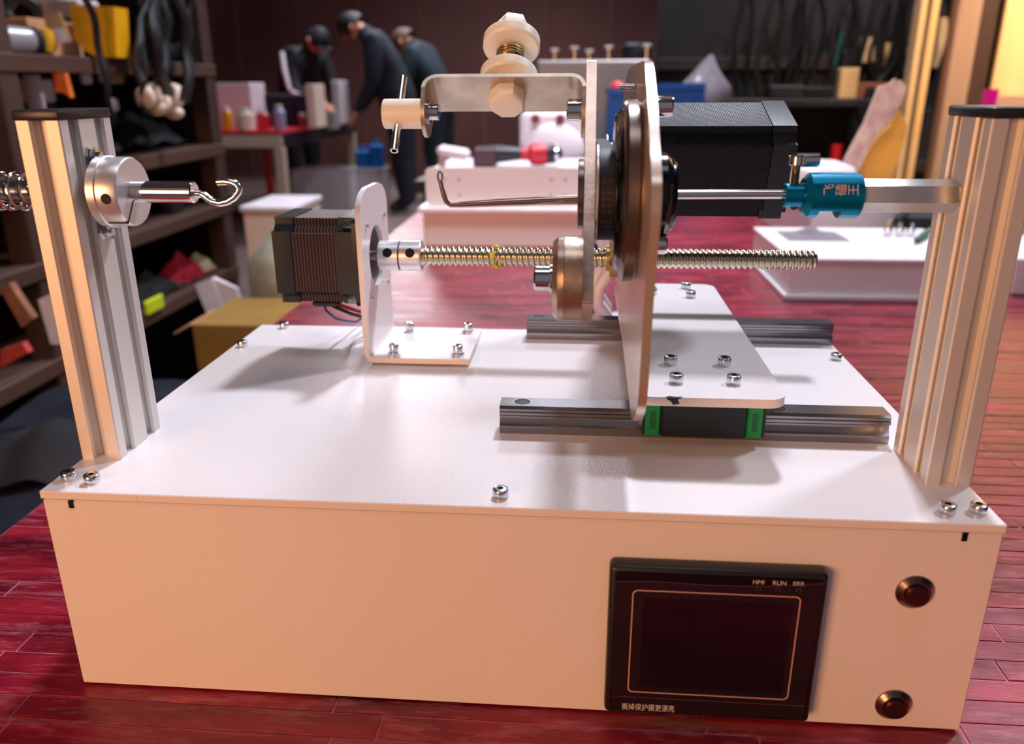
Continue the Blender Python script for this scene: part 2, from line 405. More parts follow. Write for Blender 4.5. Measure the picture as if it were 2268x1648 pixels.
# aluminium posts: a 20 x 40 slotted profile
def slot20(w, d):
    P = []
    def side(p0, dr, nr, cs, L):
        q = lambda a, b: (p0[0] + dr[0] * a + nr[0] * b, p0[1] + dr[1] * a + nr[1] * b)
        pts = [q(.6, 0)]
        for c in cs:
            pts += [q(c - 3.9, 0), q(c - 3.1, 1.0), q(c - 3.1, 1.8), q(c - 5.2, 1.9), q(c - 5.2, 2.6), q(c - 2.4, 5.6),
                    q(c + 2.4, 5.6), q(c + 5.2, 2.6), q(c + 5.2, 1.9), q(c + 3.1, 1.8), q(c + 3.1, 1.0), q(c + 3.9, 0)]
        pts += [q(L - .6, 0)]
        return pts
    P += side((0, 0), (1, 0), (0, 1), [w / 2], w)
    P += side((w, 0), (0, 1), (-1, 0), [d / 4, 3 * d / 4], d)
    P += side((w, d), (-1, 0), (0, -1), [w / 2], w)
    P += side((0, d), (0, -1), (1, 0), [d / 4, 3 * d / 4], d)
    return P
CY = 53.85; CZ = 235.0
for x0 in (0, 400):
    p = obj('post', MB().prism(slot20(20, 40), lambda a, b, x0=x0: (x0 + a, 33.85 + b, H), (0, 0, 158.8)), ALU, mc, label='slotted aluminium post')
    obj('end_cap', MB().box(x0 - .6, x0 + 20.6, 33.2, 74.5, H + 158.8, H + 163.2, 1.1, seg=2), PLASTIC, p)

# linear rails
def rail(y0, x0, x1, holes):
    y1 = y0 + 15
    pf = [(0, 0), (0, 4.2), (.6, 4.8), (2.1, 7.2), (2.1, 9), (.4, 10.3), (.4, 11.6), (1.2, 12.0), (1.2, 13.3), (.6, 13.8), (1.6, 15)]
    prof = [(y0 + a, H + b) for a, b in pf] + [(y1 - a, H + b) for a, b in pf[::-1]]
    r = obj('linear_rail', MB().prism(prof, lambda a, b: (x0, a, b), (x1 - x0, 0, 0)), RAIL, mc)
    for hx in holes:
        h = MB(); h.lathe((hx, y0 + 7.5, H + 15.05), (0, 0, 1), [(0, 4.6), (.02, 4.4)], 28)
        obj('counterbore', h, SOCK, r)
        obj('bore_rim', MB().prism(circ(hx, y0 + 7.5, 4.9, 28), lambda a, b: (a, b, H + 15.02), (0, 0, .06), [circ(hx, y0 + 7.5, 4.45, 28)]), ZINC, r)
    return r
rail(79, 202, 399.5, (213.5, 279, 344.7))
rail(246, 205.5, 419.3, (214.3, 277, 340, 404.4))

# left motor bracket
bx = 103.4
brp = MB()
BT = [(183, 116.1), (183, 206), (186, 212), (194, 217.5), (204, 219.6), (234, 219.6), (244, 217.5), (252, 212), (255, 206), (255, 116.1)]
brp.prism(BT, lambda a, b: (bx, a, b), (3.4, 0, 0), [circ(219, 173.5, 20, 40)])
brk = obj('motor_bracket', brp, POWDER, mc)
foot = MB()
pf = [(172, 113.1), (172, 109.7)] + [(bx + 6.4 - 6.4 * math.sin(math.radians(a)), 116.1 - 6.4 * math.cos(math.radians(a))) for a in range(0, 91, 15)] + \
     [(bx + 3.4, 116.1)] + [(bx + 6.4 - 3.0 * math.cos(math.radians(a)), 116.1 - 3.0 * math.sin(math.radians(a))) for a in range(0, 91, 15)]
foot.prism(pf, lambda a, b: (a, 183, b), (0, 72, 0))
obj('bracket_foot', foot, POWDER, brk)
for x, y in ((121, 193.2), (163.5, 193.2), (121, 245), (163.6, 245)):
    inst('washer_screw', SCRW, mc, (x, y, 113.1))
    obj('spacer', MB().cyl((x, y, H), (x, y, 109.8), 4.5, 16), ZINC, mc)
for dy in (-23.5, 23.5):
    for dz in (-23.5, 23.5):
        obj('screw_tip', MB().cyl((bx + 3, 219 + dy, 173.5 + dz), (bx + 4.8, 219 + dy, 173.5 + dz), 1.7, 12, .3), ZINC, brk)

# stepper motor (shared shape for both): body along X
def stepper(parent, cy, cz, x_face, length, sgn, ang, lam_m, capw, flangew, big=28.5, fc=.12):
    """x_face: mounting face, body extends sgn*length"""
    ca, sa = math.cos(ang), math.sin(ang)
    to = lambda x: (lambda a, b: (x, cy + a * ca - b * sa, cz + a * sa + b * ca))
    h = big
    def octo(hh, cut, ch=1.2):
        c = cut
        q = [(hh, -hh + c), (hh, hh - c), (hh - ch, hh - c + .01), (hh - c * .55, hh - c), (hh - c, hh - c * .55), (hh - c, hh)]
        out = []
        for k in range(4):
            a = math.pi / 2 * k
            out += [(x * math.cos(a) - y * math.sin(a), x * math.sin(a) + y * math.cos(a)) for x, y in q[1:]] 
            a2 = a + math.pi / 2
            x, y = q[0]; out += [(x * math.cos(a2) - y * math.sin(a2), x * math.sin(a2) + y * math.cos(a2))]
        return out
    m = obj('stepper_motor', MB().prism(rr(-h, h, -h, h, 3.5), to(x_face), (sgn * flangew, 0, 0)), BLACK, parent)
    x = x_face + sgn * flangew
    body = length - flangew - capw
    obj('front_cap', MB().prism(octo(h - .4, 8), to(x), (sgn * body * fc, 0, 0)), BLACK, m)
    obj('stator_stack', MB().prism(octo(h - 1, 8.5), to(x + sgn * body * fc), (sgn * body * (1 - fc), 0, 0)), lam_m, m)
    obj('rear_cap', MB().prism(octo(h - .4, 8), to(x_face + sgn * (length - capw)), (sgn * capw, 0, 0)), BLACK, m)
    for sy in (-1, 1):
        for sz in (-1, 1):
            a, b = sy * (h - 5), sz * (h - 5)
            p0 = Vector(to(x)(a, b)); d = Vector((sgn, 0, 0))
            obj('mount_nut', MB().lathe(p0, d, [(0, 3.9), (5.5, 3.9), (6, 3.5)], 6), ZINC, m)
    return m
mL = stepper(mc, 219, 173.5, bx, 57, -1, 0, LAM1, 12, 5, fc=.26)
for k, (m_, pts) in enumerate(((BLUEW, [(72, 205, 146), (72, 208, 138), (74, 222, 128), (76, 262, 114), (77, 290, 112)]),
                               (REDW, [(78, 205, 146), (80, 212, 141), (87, 232, 131), (93, 252, 122), (96, 282, 106)]),
                               (BLKW, [(76, 205, 146), (78, 207, 141), (84, 225, 131), (90, 262, 116), (92, 290, 108)]))):
    obj('wire', MB().tube(pts, [1.3, 1.3, 1.3, 1.3, 1.3] if k else .9, 8), m_, mc)
obj('wire_gland', MB().box(66, 84, 199, 211, 142.6, 146, 1), PLASTIC, mL)

# shaft coupling and lead screw
LY, LZ = 219, 173.5
cp = obj('coupling', MB().lathe((108.8, LY, LZ), (1, 0, 0), [(0, 9.6), (.5, 10), (13.6, 10), (13.8, 9.3), (14.6, 9.3), (14.8, 10), (28.2, 10), (28.7, 9.6)], 40), ALUC, mc)
for x in (116, 131):
    n_ = Vector((0, -.93, .37))
    c0 = Vector((x, LY, LZ)) + n_ * 9.75
    obj('grub_screw', MB().cyl(c0, c0 + n_ * .45, 3.2, 20, .2), SOCK, cp)
obj('coupling_slit', MB().lathe((122.7, LY, LZ), (1, 0, 0), [(0, 9.6), (.6, 9.6)], 36), SOCK, cp)
obj('motor_shaft', MB().cyl((bx - 2, LY, LZ), (110, LY, LZ), 3.2, 20), CHROME, cp)
obj('pilot_disc', MB().cyl((bx - .6, LY, LZ), (bx + .6, LY, LZ), 19, 40), BLACK, mL)
th = MB(); pitch, n, R0, R1 = 3.7, 20, 6.5, 5.2
sx0, sx1 = 137.4, 394.0; per = 8; steps = int((sx1 - sx0) / pitch * per); prev = None
for i in range(steps + 1):
    x = sx0 + i * pitch / per; ring = []
    for k in range(n):
        a = 2 * math.pi * k / n
        t1 = ((x - sx0) / pitch - k / n) % 1.0
        prof = max(0, min(1, (abs(t1 - .5) * 4 - .55) / .9))
        r = R0 - (R0 - R1) * prof
        if i > steps - 8: r *= 1 - .25 * ((i - steps + 8) / 8) ** 2
        ring.append(th.bm.verts.new((x, LY + r * math.cos(a), LZ + r * math.sin(a))))
    if prev: th.bridge(prev, ring)
    else: th.bm.faces.new(ring[::-1])
    prev = ring
th.bm.faces.new(prev)
ls = obj('lead_screw', th, SCREWM, mc, sharp=50)
ty = MB()
for k in range(16):
    a = random.uniform(0, 6.28); r = random.uniform(6, 7)
    ty.blob((187.5 + random.uniform(-3.2, 3.6), LY + r * math.cos(a), LZ + r * math.sin(a)), random.uniform(1.3, 2.2), 1, .25)
obj('tape_wrap', ty, YEL, ls)

# ================================================================== SLIDE CARRIAGE
cg = thing('slide_carriage', (305, 170, 113), 'white sliding carriage on the rails with tall upright plate, black motor and belt', 'carriage')
for yc in (86.5, 253.5):
    x0, x1 = 275.2, 335.6
    b = obj('bearing_block', MB().box(284, 326.6, yc - 17, yc + 17, 112.6, 136.2, 1.2), BLACK, cg)
    for a, c in ((276.4, 284), (326.6, 334.4)):
        e = obj('end_cap', MB().box(a, c, yc - 16.6, yc + 16.6, 112.9, 135.4, .8), GREEN, b)
        obj('cap_slot', MB().box((a + c) / 2 - 1.5, (a + c) / 2 + 1.5, yc - 16.75, yc - 16.5, 117, 126.5, .08), mat('recessed green', (0, 92, 44), .5), e)
    for a, c in ((275, 276.4), (334.4, 335.8)):
        obj('wiper_seal', MB().box(a, c, yc - 16, yc + 16, 113.4, 134, .3), PLASTIC, b)
hp = MB().prism(rr(268.5, 341, 53, 288, 9), lambda a, b: (a, b, 136.2), (0, 0, 4.5))
hpo = obj('carriage_plate', hp, POWDER, cg)
obj('paint_chip', MB().prism([(284, 140.75), (291.5, 140.7), (289.5, 139.6), (290.5, 137.6), (287.5, 136.9), (286, 139), (284.6, 139.6)], lambda a, b: (a, 52.9, b), (0, .15, 0)), CHIP, hpo)
obj('paint_chip', MB().prism([(283.5, 53.2), (292, 53.2), (291, 54.6), (288.6, 54.0), (286, 55.2)], lambda a, b: (a, b, 140.68), (0, 0, .06)), CHIP, hpo)
for x, y in ((291, 74.2), (319, 74.2), (291, 102), (319, 102), (320, 248), (320, 274.5), (294, 256)):
    inst('socket_screw', SCRB, cg, (x, y, 140.7))
UP = [(25.5, 141), (12, 145.2), (7, 148), (-3, 154.5), (-11, 162), (-14, 172), (-15.5, 187), (-17, 205), (-21, 219), (-26, 232), (-28, 240), (-25.5, 248),
      (-17, 254.5), (-7, 260), (8, 270), (24, 278), (39, 285), (47, 288.4), (54, 289.6), (178, 289.8), (215, 288.4), (245, 283), (275, 273), (300, 258), (303, 141)]
def chaikin(P, n):
    for _ in range(n):
        Q = []
        for a, b in zip(P, P[1:] + P[:1]):
            if math.dist(a, b) > 40: k = 4 / math.dist(a, b)
            else: k = .25
            Q += [(a[0] + (b[0] - a[0]) * k, a[1] + (b[1] - a[1]) * k), (b[0] + (a[0] - b[0]) * k, b[1] + (a[1] - b[1]) * k)]
        P = Q
    return P
uy = lambda y: 266 + .0132 * (y - 27)
upo = obj('upright_plate', MB().prism(chaikin(UP, 2), lambda a, b: (uy(a), a, b), (3.5, 0, 0)), mat('tan painted steel plate', (206, 188, 174), .26, .5, ns=60, amt=.06, stretch=(1, 1, .08)), cg)
# bearing ring on the near side, facing the flyer
br = obj('bearing_ring', MB().lathe((258.2, CY, CZ + .8), (1, 0, 0), [(0, 36), (.8, 37.6), (2, 38.5), (6.2, 38.5), (7, 37.8), (8.0, 37.6)], 72), BRONZE, cg)
obj('bearing_cover', MB().lathe((255.4, CY, CZ + .8), (1, 0, 0), [(0, 30), (.6, 33), (2.8, 35.4), (3.2, 35.4)], 64), BLACKG, br)
for k in range(6):
    a = math.radians(30 + 60 * k)
    c = Vector((256.2, CY + 31 * math.cos(a), CZ + .8 + 31 * math.sin(a)))
    obj('cover_screw', MB().cyl(c, c + Vector((-1.0, 0, 0)), 1.8, 14, .3), BLACKG, br)
# pulley and belt
pl = MB().cyl((247.9, CY, CZ), (256.6, CY, CZ), 17.4, 48)
plo = obj('drive_pulley', pl, ALUC, cg)
for a, c in ((247.8, 249.0), (256.2, 257.4)):
    obj('pulley_flange', MB().cyl((a, CY, CZ), (c, CY, CZ), 21.2, 56, .3), ALUC, plo)
MY, MZ = 194.0, 238.2
bo = []
ra, rb = 19.8, 12.0
dx = MY - CY; dzz = MZ - CZ; D = math.hypot(dx, dzz); th0 = math.atan2(dzz, dx); be = math.acos((ra - rb) / D)
def loop(off):
    o = []
    for i in range(41):
        a = th0 + be + (2 * math.pi - 2 * be) * i / 40; o.append((CY + (ra + off) * math.cos(a), CZ + (ra + off) * math.sin(a)))
    for i in range(21):
        a = th0 - be + 2 * be * i / 20; o.append((MY + (rb + off) * math.cos(a), MZ + (rb + off) * math.sin(a)))
    return o
belt = obj('toothed_belt', MB().prism(loop(0), lambda a, b: (249.2, a, b), (6.9, 0, 0), [loop(-1.7)]), RUBBER, cg)
teeth = MB()
for k in range(34):
    a = math.radians(95 + k * 5.0); r = 18.3
    c = (252.6, CY + r * math.cos(a), CZ + r * math.sin(a))
    teeth.box(c[0] + 3.3, c[0] + 3.9, c[1] - .5, c[1] + .5, c[2] - .45, c[2] + .45)
obj('belt_teeth', teeth, mat('belt edge fibre', (190, 186, 186), .6), belt)
for k, (w, hx) in enumerate((('174 EK12 L', 250.6), ('12C EK12 C', 253.4))):
    for i, chh in enumerate(w):
        a = math.pi + math.radians(44 - i * 7.2)
        p = Vector((hx + 1.1, CY + 19.95 * math.cos(a), CZ + 19.95 * math.sin(a)))
        text('lettering', chh, 2.4, p, (0, -math.sin(a) * -1, -math.cos(a) * -1) if False else (0, math.sin(a), -math.cos(a)), (-1, 0, 0), mat('faint belt print', (70, 70, 76), .6), belt) if chh != ' ' else None
mp = obj('motor_pulley', MB().cyl((247.9, MY, MZ), (264, MY, MZ), 9.8, 28), ALUC, cg)
for a, c in ((247.8, 249.0), (256.2, 257.4)):
    obj('pulley_flange', MB().cyl((a, MY, MZ), (c, MY, MZ), 14.5, 40, .3), ALUC, mp)
# flange bearing on the far side
fb = obj('flange_bearing', MB().lathe((269.9, CY, CZ), (1, 0, 0), [(0, 17.8), (7.6, 17.8), (9.2, 16.6), (10.0, 15.5), (11.2, 15.2), (12.2, 14.2), (12.2, 3.2)], 56), BLACKG, cg)
BIG = cap_screw_mesh(8.6, 4.6)
for (yy, zz, xx) in ((CY, 271.5, 270.3), (44, 215.2, 270.1)):
    obj('cap_bolt', MB().lathe((xx - .5, yy, zz), (1, 0, 0), [(0, 4.5), (8.6, 4.5), (9.4, 4.0), (9.4, 2.2), (6.5, 2.1)], 28), CHROME, cg)
obj('screw_tip', MB().lathe((259, 108, 279), (1, 0, 0), sum([[(k * .8, 1.9), (k * .8 + .4, 1.5)] for k in range(10)], []), 14), CHROME, cg)
mR = stepper(cg, MY, MZ, 271.8, 88, 1, math.radians(18), LAM2, 13, 4)
obj('brass_nut', MB().lathe((259.4, LY, LZ), (1, 0, 0), [(0, 8.5), (2.5, 8.5), (2.6, 12.6), (9.4, 12.6)], 32), BRASS, cg)
for k in range(5):
    a0 = random.uniform(0, 6)
    pts = [(262 - k * 2.5 + 6 * math.sin(t * 1.3 + a0), 300 + k * 9 + 10 * math.cos(t + a0), 168 - t * 11 + k * 2) for t in range(7)]
    obj('cable', MB().tube(pts, 4.2 if k < 3 else 1.5, 10), (WHITEW, WHITEW, WHITEW, BLUEW, YEL)[k], cg)

# ================================================================== FLYER
fy = thing('flyer_arm', (245, CY, CZ), 'tilted metal flyer arm with nylon rollers, steel bracket and round counterweight', 'flyer arm')
AL = math.radians(50); cA, sA = math.cos(AL), math.sin(AL)
B = Vector((0, cA, sA)); T = Vector((0, -sA, cA))
def F(x, s, h=0): return Vector((x, CY, CZ)) + B * s + T * h
FB = Matrix(((1, 0, 0), (0, cA, -sA), (0, sA, cA)))
obj('bar', MB().prism(rr(-57.5, 65, -10, 10, 1.0), lambda a, b: F(242.9, a, b), (4.6, 0, 0)), BARM, fy)
obj('hub_boss', MB().cyl((240.2, CY, CZ), (242.9, CY, CZ), 15, 48, .3), BRONZE, fy)
nd = [(240.5, CY, 232.6), (225, CY, 232), (205, CY, 231), (188, CY, 230.1), (183.5, CY, 230.0), (181.8, CY, 231.2), (180.9, CY, 233.6), (179.8, CY, 238), (179.4, CY, 240.2)]
hk = obj('needle_hook', MB().tube(nd, [2.1, 1.9, 1.7, 1.35, 1.2, 1.15, 1.1, 1.0, 1.0], 12), mat('copper tinted steel', (200, 168, 150), .16, 1.0), fy)
obj('needle_eye', MB().tube([(179.3 + 1.0 * math.cos(t * math.pi / 6) , CY, 242.4 + 2.1 * math.sin(t * math.pi / 6)) for t in range(-3, 10)], .5, 8), CHROME, hk)
cw = obj('counterweight', MB().lathe(F(230.6, -41.5), (1, 0, 0), [(0, 15.5), (2.2, 17.6), (4.6, 17.9), (4.8, 17.7), (5.0, 17.9), (12.3, 17.9)], 56), mat('worn steel disc', (188, 166, 146), .32, .85, ns=120, amt=.25, bump=.1, bscale=300), fy)
obj('washer', MB().cyl(F(229.2, -41.5), F(230.6, -41.5), 5.9, 28, .2), CHROME, cw)
obj('cap_bolt', MB().lathe(F(229.3, -41.5), (-1, 0, 0), [(0, 5.2), (6, 5.2), (6.7, 4.7), (6.7, 2.4), (4.5, 2.3)], 32), CHROME, cw)
# folded sheet bracket
def upath(r, xa, xb, stop, sb, n=6):
    o = [(xa, sb)]
    o += [(xa + r - r * math.cos(math.radians(90 * i / n)), stop - r + r * math.sin(math.radians(90 * i / n))) for i in range(n + 1)]
    o += [(xb - r + r * math.sin(math.radians(90 * i / n)), stop - r + r * math.cos(math.radians(90 * i / n))) for i in range(n + 1)]
    o += [(xb, sb)]
    return o
ou = upath(7, 168.3, 242.9, 55.6, 48.4); iu = upath(5.2, 170.1, 241.1, 53.8, 48.4)
ub = obj('sheet_bracket', MB().prism(ou + iu[::-1], lambda a, b: F(a, b, -12), T * 24), STEEL, fy)
for xe in (168.3, 241.1):
    ear = [(48.4, 12), (44, 11.2)] + [(43.5 + 11 * math.cos(math.radians(a)), 11 * math.sin(math.radians(a))) for a in range(100, 261, 10)] + [(44, -11.2), (48.4, -12)]
    obj('bracket_ear', MB().prism(ear, lambda a, b, xe=xe: F(xe, a, b), (1.8, 0, 0)), STEEL, ub)
obj('nylon_block', MB().cyl(F(149.3, 43), F(168.3, 43), 6.7, 40, .4), NYLON, fy)
gt = MB(); n = 20
u_, v_, w_ = frame(B)
p0, p1 = F(156, 22.5), F(156.3, 64)
ro = [gt.ring(p0, u_, v_, 1.9, n), gt.ring(p1, u_, v_, 1.9, n), gt.ring(p1, u_, v_, 1.25, n), gt.ring(p0, u_, v_, 1.25, n)]
for a in range(4): gt.bridge(ro[a], ro[(a + 1) % 4])
obj('guide_tube', gt, CHROME, fy)
obj('cap_bolt', MB().lathe(F(170.1, 44), (1, 0, 0), [(0, 5.4), (1, 5.4), (1.05, 3.7), (4.6, 3.7), (5.1, 3.3)], 28), CHROME, ub)
obj('cap_bolt', MB().lathe(F(241.1, 45), (-1, 0, 0), [(0, 5.2), (1, 5.2), (1.05, 4.9), (6.2, 4.9), (6.8, 4.3), (6.8, 2.2), (4.6, 2.1)], 28), CHROME, ub)
# nylon roller stack on a plastic bolt
rx = 206.6
ro_ = obj('roller_bolt', MB().lathe(F(rx, 46.5), B, [(0, 7.6), (1.0, 8.7), (7.3, 8.7)], 8, ph=.39), NYLON, fy)
obj('bolt_nut', MB().lathe(F(rx, 55.6), B, [(0, 8.6), (4.2, 8.6), (5, 7.8)], 6), NYLON, ro_)
obj('roller_flange', MB().lathe(F(rx, 60.4), B, [(0, 12.6), (1, 13.5), (5, 13.5), (6.2, 12.4)], 56), NYLON, ro_)
obj('roller_core', MB().cyl(F(rx, 64), F(rx, 84), 4.8, 24), ALUC, ro_)
obj('tension_spring', MB().tube([F(rx, 66.8 + 12.5 * t / 120) + u_ * (6.2 * math.cos(t * .42)) + v_ * (6.2 * math.sin(t * .42)) for t in range(121)], .62, 8), mat('spring wire', (214, 190, 140), .2, 1.0), ro_)
obj('roller_flange', MB().lathe(F(rx + .4, 80), B, [(0, 12.6), (1, 13.6), (5.4, 13.6), (6.6, 12.4)], 56), NYLON, ro_)
obj('bolt_nut', MB().lathe(F(rx + .6, 86.6), B, [(0, 9), (6, 9), (9.5, 7.4), (11, 5)], 6, ph=.2), NYLON, ro_)

# ================================================================== LEFT HOOK SPINDLE
hs = thing('hook_spindle', (44, CY, CZ), 'steel spindle with open wire hook in an aluminium collar on the left post', 'spindle')
obj('rod', MB().cyl((-34, CY, CZ), (66, CY, CZ), 5.0, 32, .6), CHROME, hs)
obj('bushing', MB().cyl((20.1, CY, CZ), (24, CY, CZ), 11, 32), PLASTIC, hs)
obj('flange', MB().cyl((23.2, CY, CZ), (27.6, CY, CZ), 16.2, 56, .4), ALUC, hs)
co = obj('clamp_collar', MB().lathe((27.6, CY, CZ), (1, 0, 0), [(0, 15.6), (8.6, 15.6), (9.6, 15.0)], 56), ALUC, hs)
obj('clamp_slit', MB().box(28, 37.35, CY - 16, CY - 4.6, CZ - 1.0, CZ - .2, rot=Matrix.Rotation(math.radians(52), 3, 'X'), pivot=(32, CY, CZ)), SOCK, co)
n_ = Vector((0, -.99, -.08)).normalized(); c0 = Vector((32.4, CY, CZ)) + n_ * 15.3
obj('screw_hole', MB().cyl(c0, c0 + n_ * .42, 2.4, 20), SOCK, co)
hookpx = [(428, 428), (446, 430), (452, 433), (460, 440), (472, 447), (488, 450), (505, 446), (519, 437), (528, 425), (530, 417), (524, 409), (512, 404), (498, 402), (482, 403)]
hp_ = [at(u, v, CY) for u, v in hookpx]
obj('wire_hook', MB().tube(hp_, [1.5, 1.5] + [1.75] * 12, 14), CHROME, hs)
obj('hook_thread', MB().lathe(hp_[0], hp_[1] - hp_[0], sum([[(k * .5, 1.95), (k * .5 + .25, 1.6)] for k in range(8)], []), 14), CHROME, hs)
obj('coil_spring', MB().tube([Vector((-33 + 31 * t / 150, CY + 8.2 * math.cos(t * .22), CZ + 8.2 * math.sin(t * .22))) for t in range(151)], .85, 8), CHROME, hs)
obj('backing_pad', MB().box(-4, -.2, CY - 11, CY + 11, CZ - 19, CZ + 17, .6), PINKP, hs)
for y, z in ((CY - 1, CZ + 16.2), (CY - 2, CZ - 18.2)):
    obj('hex_bolt', MB().lathe((20.2, y, z), (1, 0, 0), [(0, 4.4), (.8, 4.4), (.85, 3.6), (3.6, 3.6), (3.7, 2.0), (5, 1.9)], 6), ZINC, hs)

# ================================================================== RIGHT CLUTCH AND HEX ROD
ck = thing('clutch_holder', (345, CY, CZ), 'blue anodised clutch holder with hexagonal aluminium rod against the right post', 'clutch')
obj('drive_shaft', MB().cyl((281.2, CY, CZ), (330.5, CY, CZ + .5), 2.0, 20), CHROME, ck)
CB = obj('clutch_body', MB().lathe((336.2, CY, CZ), (1, 0, 0), [(0, 6.0), (.2, 7.2), (2.4, 9.4), (6.2, 9.4)], 48), BLUE, ck)
tr = []
for i in range(49):
    a = math.radians(-90 + 52 + (360 - 104) * i / 48); tr.append((9.4 * math.cos(a), 9.4 * math.sin(a)))
obj('clutch_middle', MB().prism(tr, lambda a, b: (342.4, CY + a, CZ + b), (9.2, 0, 0)), BLUE, CB)
obj('clutch_rim', MB().lathe((351.6, CY, CZ), (1, 0, 0), [(0, 9.4), (7.6, 9.4), (8.4, 8.8), (8.4, 5)], 48), BLUE, CB)
hb = obj('clutch_hub', MB().lathe((328.6, CY, CZ), (1, 0, 0), [(0, 4.6), (.5, 5.0), (8, 5.0)], 36), BLUE, ck)
obj('hub_hole', MB().cyl((333.4, CY - 1.6, CZ - 4.9), (333.4, CY - 1.75, CZ - 5.05), 1.7, 18), SOCK, hb)
tbo = obj('thumb_bolt', MB().lathe((332.6, CY, CZ + 4.6), (0, 0, 1), [(k * .35, 1.95 if k % 2 else 1.7) for k in range(24)] + [(8.2, 2.0)], 18), mat('bronze tinted thread', (190, 160, 130), .22, 1.0), ck)
obj('bolt_head', MB().lathe((332.6, CY, CZ + 12.6), (0, 0, 1), [(0, 2.9), (.3, 3.3), (3.6, 3.3), (4.0, 3.0)], 32), CHROME, tbo)
obj('cross_pin', MB().cyl((333.5, CY + 5.6, CZ + 14.2), (343.2, CY + 5.6, CZ + 14.2), 3.1, 28, .3), CHROME, ck)
obj('hex_rod', MB().lathe((358.8, CY, CZ), (1, 0, 0), [(0, 6.3), (1.0, 7.0), (38.8, 7.0), (41.0, 6.2)], 6, ph=math.radians(18)), mat('cast aluminium hex', (206, 202, 198), .3, .9, ns=60, amt=.1), ck)
a_ = math.radians(52)
nrm = Vector((0, -math.cos(a_), math.sin(a_))); upv = Vector((0, math.sin(a_), math.cos(a_)))
ETCH = mat('etched lettering', (226, 178, 172), .5)
for k, chh in enumerate('飞磕王'):
    # written down the barrel: each sign lies on its side, its head towards the shaft
    for_a = math.radians(22)
    nn = Vector((0, -math.cos(for_a), math.sin(for_a)))
    dn = Vector((0, -math.sin(for_a), -math.cos(for_a)))
    p = Vector((346.6 + k * 5.0, CY, CZ)) + nn * 9.36 + dn * 2.6
    text('lettering', chh, 5.0, p, -dn, (-1, 0, 0), ETCH, CB)
# ================================================================== BACKGROUND HELPERS
ORD = ('first', 'second', 'third', 'fourth', 'fifth', 'sixth', 'seventh', 'eighth', 'ninth', 'tenth', 'eleventh', 'twelfth')
def atx(u, v, x):
    d = CAM_R @ Vector(((u - PW / 2) / FPX, -(v - PH / 2) / FPX, -1)); t = (x - CAM_P.x) / d.x
    return CAM_P + d * t
WOODD = mat('dark stained timber', (70, 46, 36), .6, ns=12, amt=.3, stretch=(1, 1, .15))
WOODM = mat('brown shelf timber', (76, 48, 36), .6, ns=12, amt=.25, stretch=(.3, .1, 1))
WOODP = mat('pale timber', (176, 140, 116), .6, ns=10, amt=.15, stretch=(1, 1, .1))
PLY = mat('pale plywood', (238, 196, 140), .6, ns=14, amt=.08, stretch=(1, 1, .12))
CARD = mat('brown cardboard', (190, 140, 98), .7, ns=20, amt=.1)
CARDY = mat('olive brown cardboard', (136, 100, 34), .7, ns=20, amt=.12)
WHITEP = mat('white plastic', (226, 214, 216), .45, ns=20, amt=.05)
PAPER = mat('white paper', (232, 224, 230), .7, ns=40, amt=.05)
NAVY = mat('navy cloth', (34, 37, 50), .85, ns=14, amt=.3, bump=.3, bscale=60)
DCLOTH = mat('dark grey cloth', (50, 46, 48), .85, ns=14, amt=.3, bump=.3, bscale=60)
YBAG = mat('yellow plastic bag', (232, 164, 8), .42, ns=8, amt=.18, bump=.4, bscale=14)
ENV = mat('amber padded envelope', (226, 156, 50), .5, ns=16, amt=.12, bump=.3, bscale=40)
ENVP = mat('printed pale wrapper', (226, 190, 168), .45, ns=30, amt=.06, rgb2=(180, 128, 118))
ORANGE = mat('orange cloth', (226, 104, 30), .7, ns=20, amt=.15)
REDP = mat('red plastic', (196, 28, 44), .4); BLUEP = mat('blue plastic', (0, 98, 176), .4)
MAG = mat('magenta cloth', (206, 8, 160), .6)
LIME = mat('lime yellow plastic', (196, 208, 20), .5)
SACK = mat('beige woven sack', (162, 156, 136), .8, ns=30, amt=.15, bump=.3, bscale=50)
GREYM = mat('grey painted metal', (168, 158, 152), .42, .2, ns=5, amt=.06)
DARKM = mat('dark steel', (52, 50, 54), .45, .6, ns=30, amt=.2)
TEAL = mat('teal pole', (20, 84, 84), .4)
CABLE = mat('black cable sheath', (24, 22, 24), .45)
PEACH = mat('cream or warm lit white', (238, 208, 186), .4)
REDTOP = mat('red table top', (206, 36, 52), .35, ns=10, amt=.15)
CREAM = mat('cream steel frame', (206, 178, 154), .5)
SKIN = mat('skin', (212, 140, 108), .55)
BAGC = mat('clear plastic bag', (166, 158, 164), .25, ns=20, amt=.08, bump=.8, bscale=30, alpha=.62)

def carton(name, x0, x1, y0, y1, z0, z1, m, label, cat, group=None, rot=None, b=2):
    return solo(name, MB().box(x0, x1, y0, y1, z0, z1, b, rot=rot), m, ((x0 + x1) / 2, (y0 + y1) / 2, z0), label, cat, group)

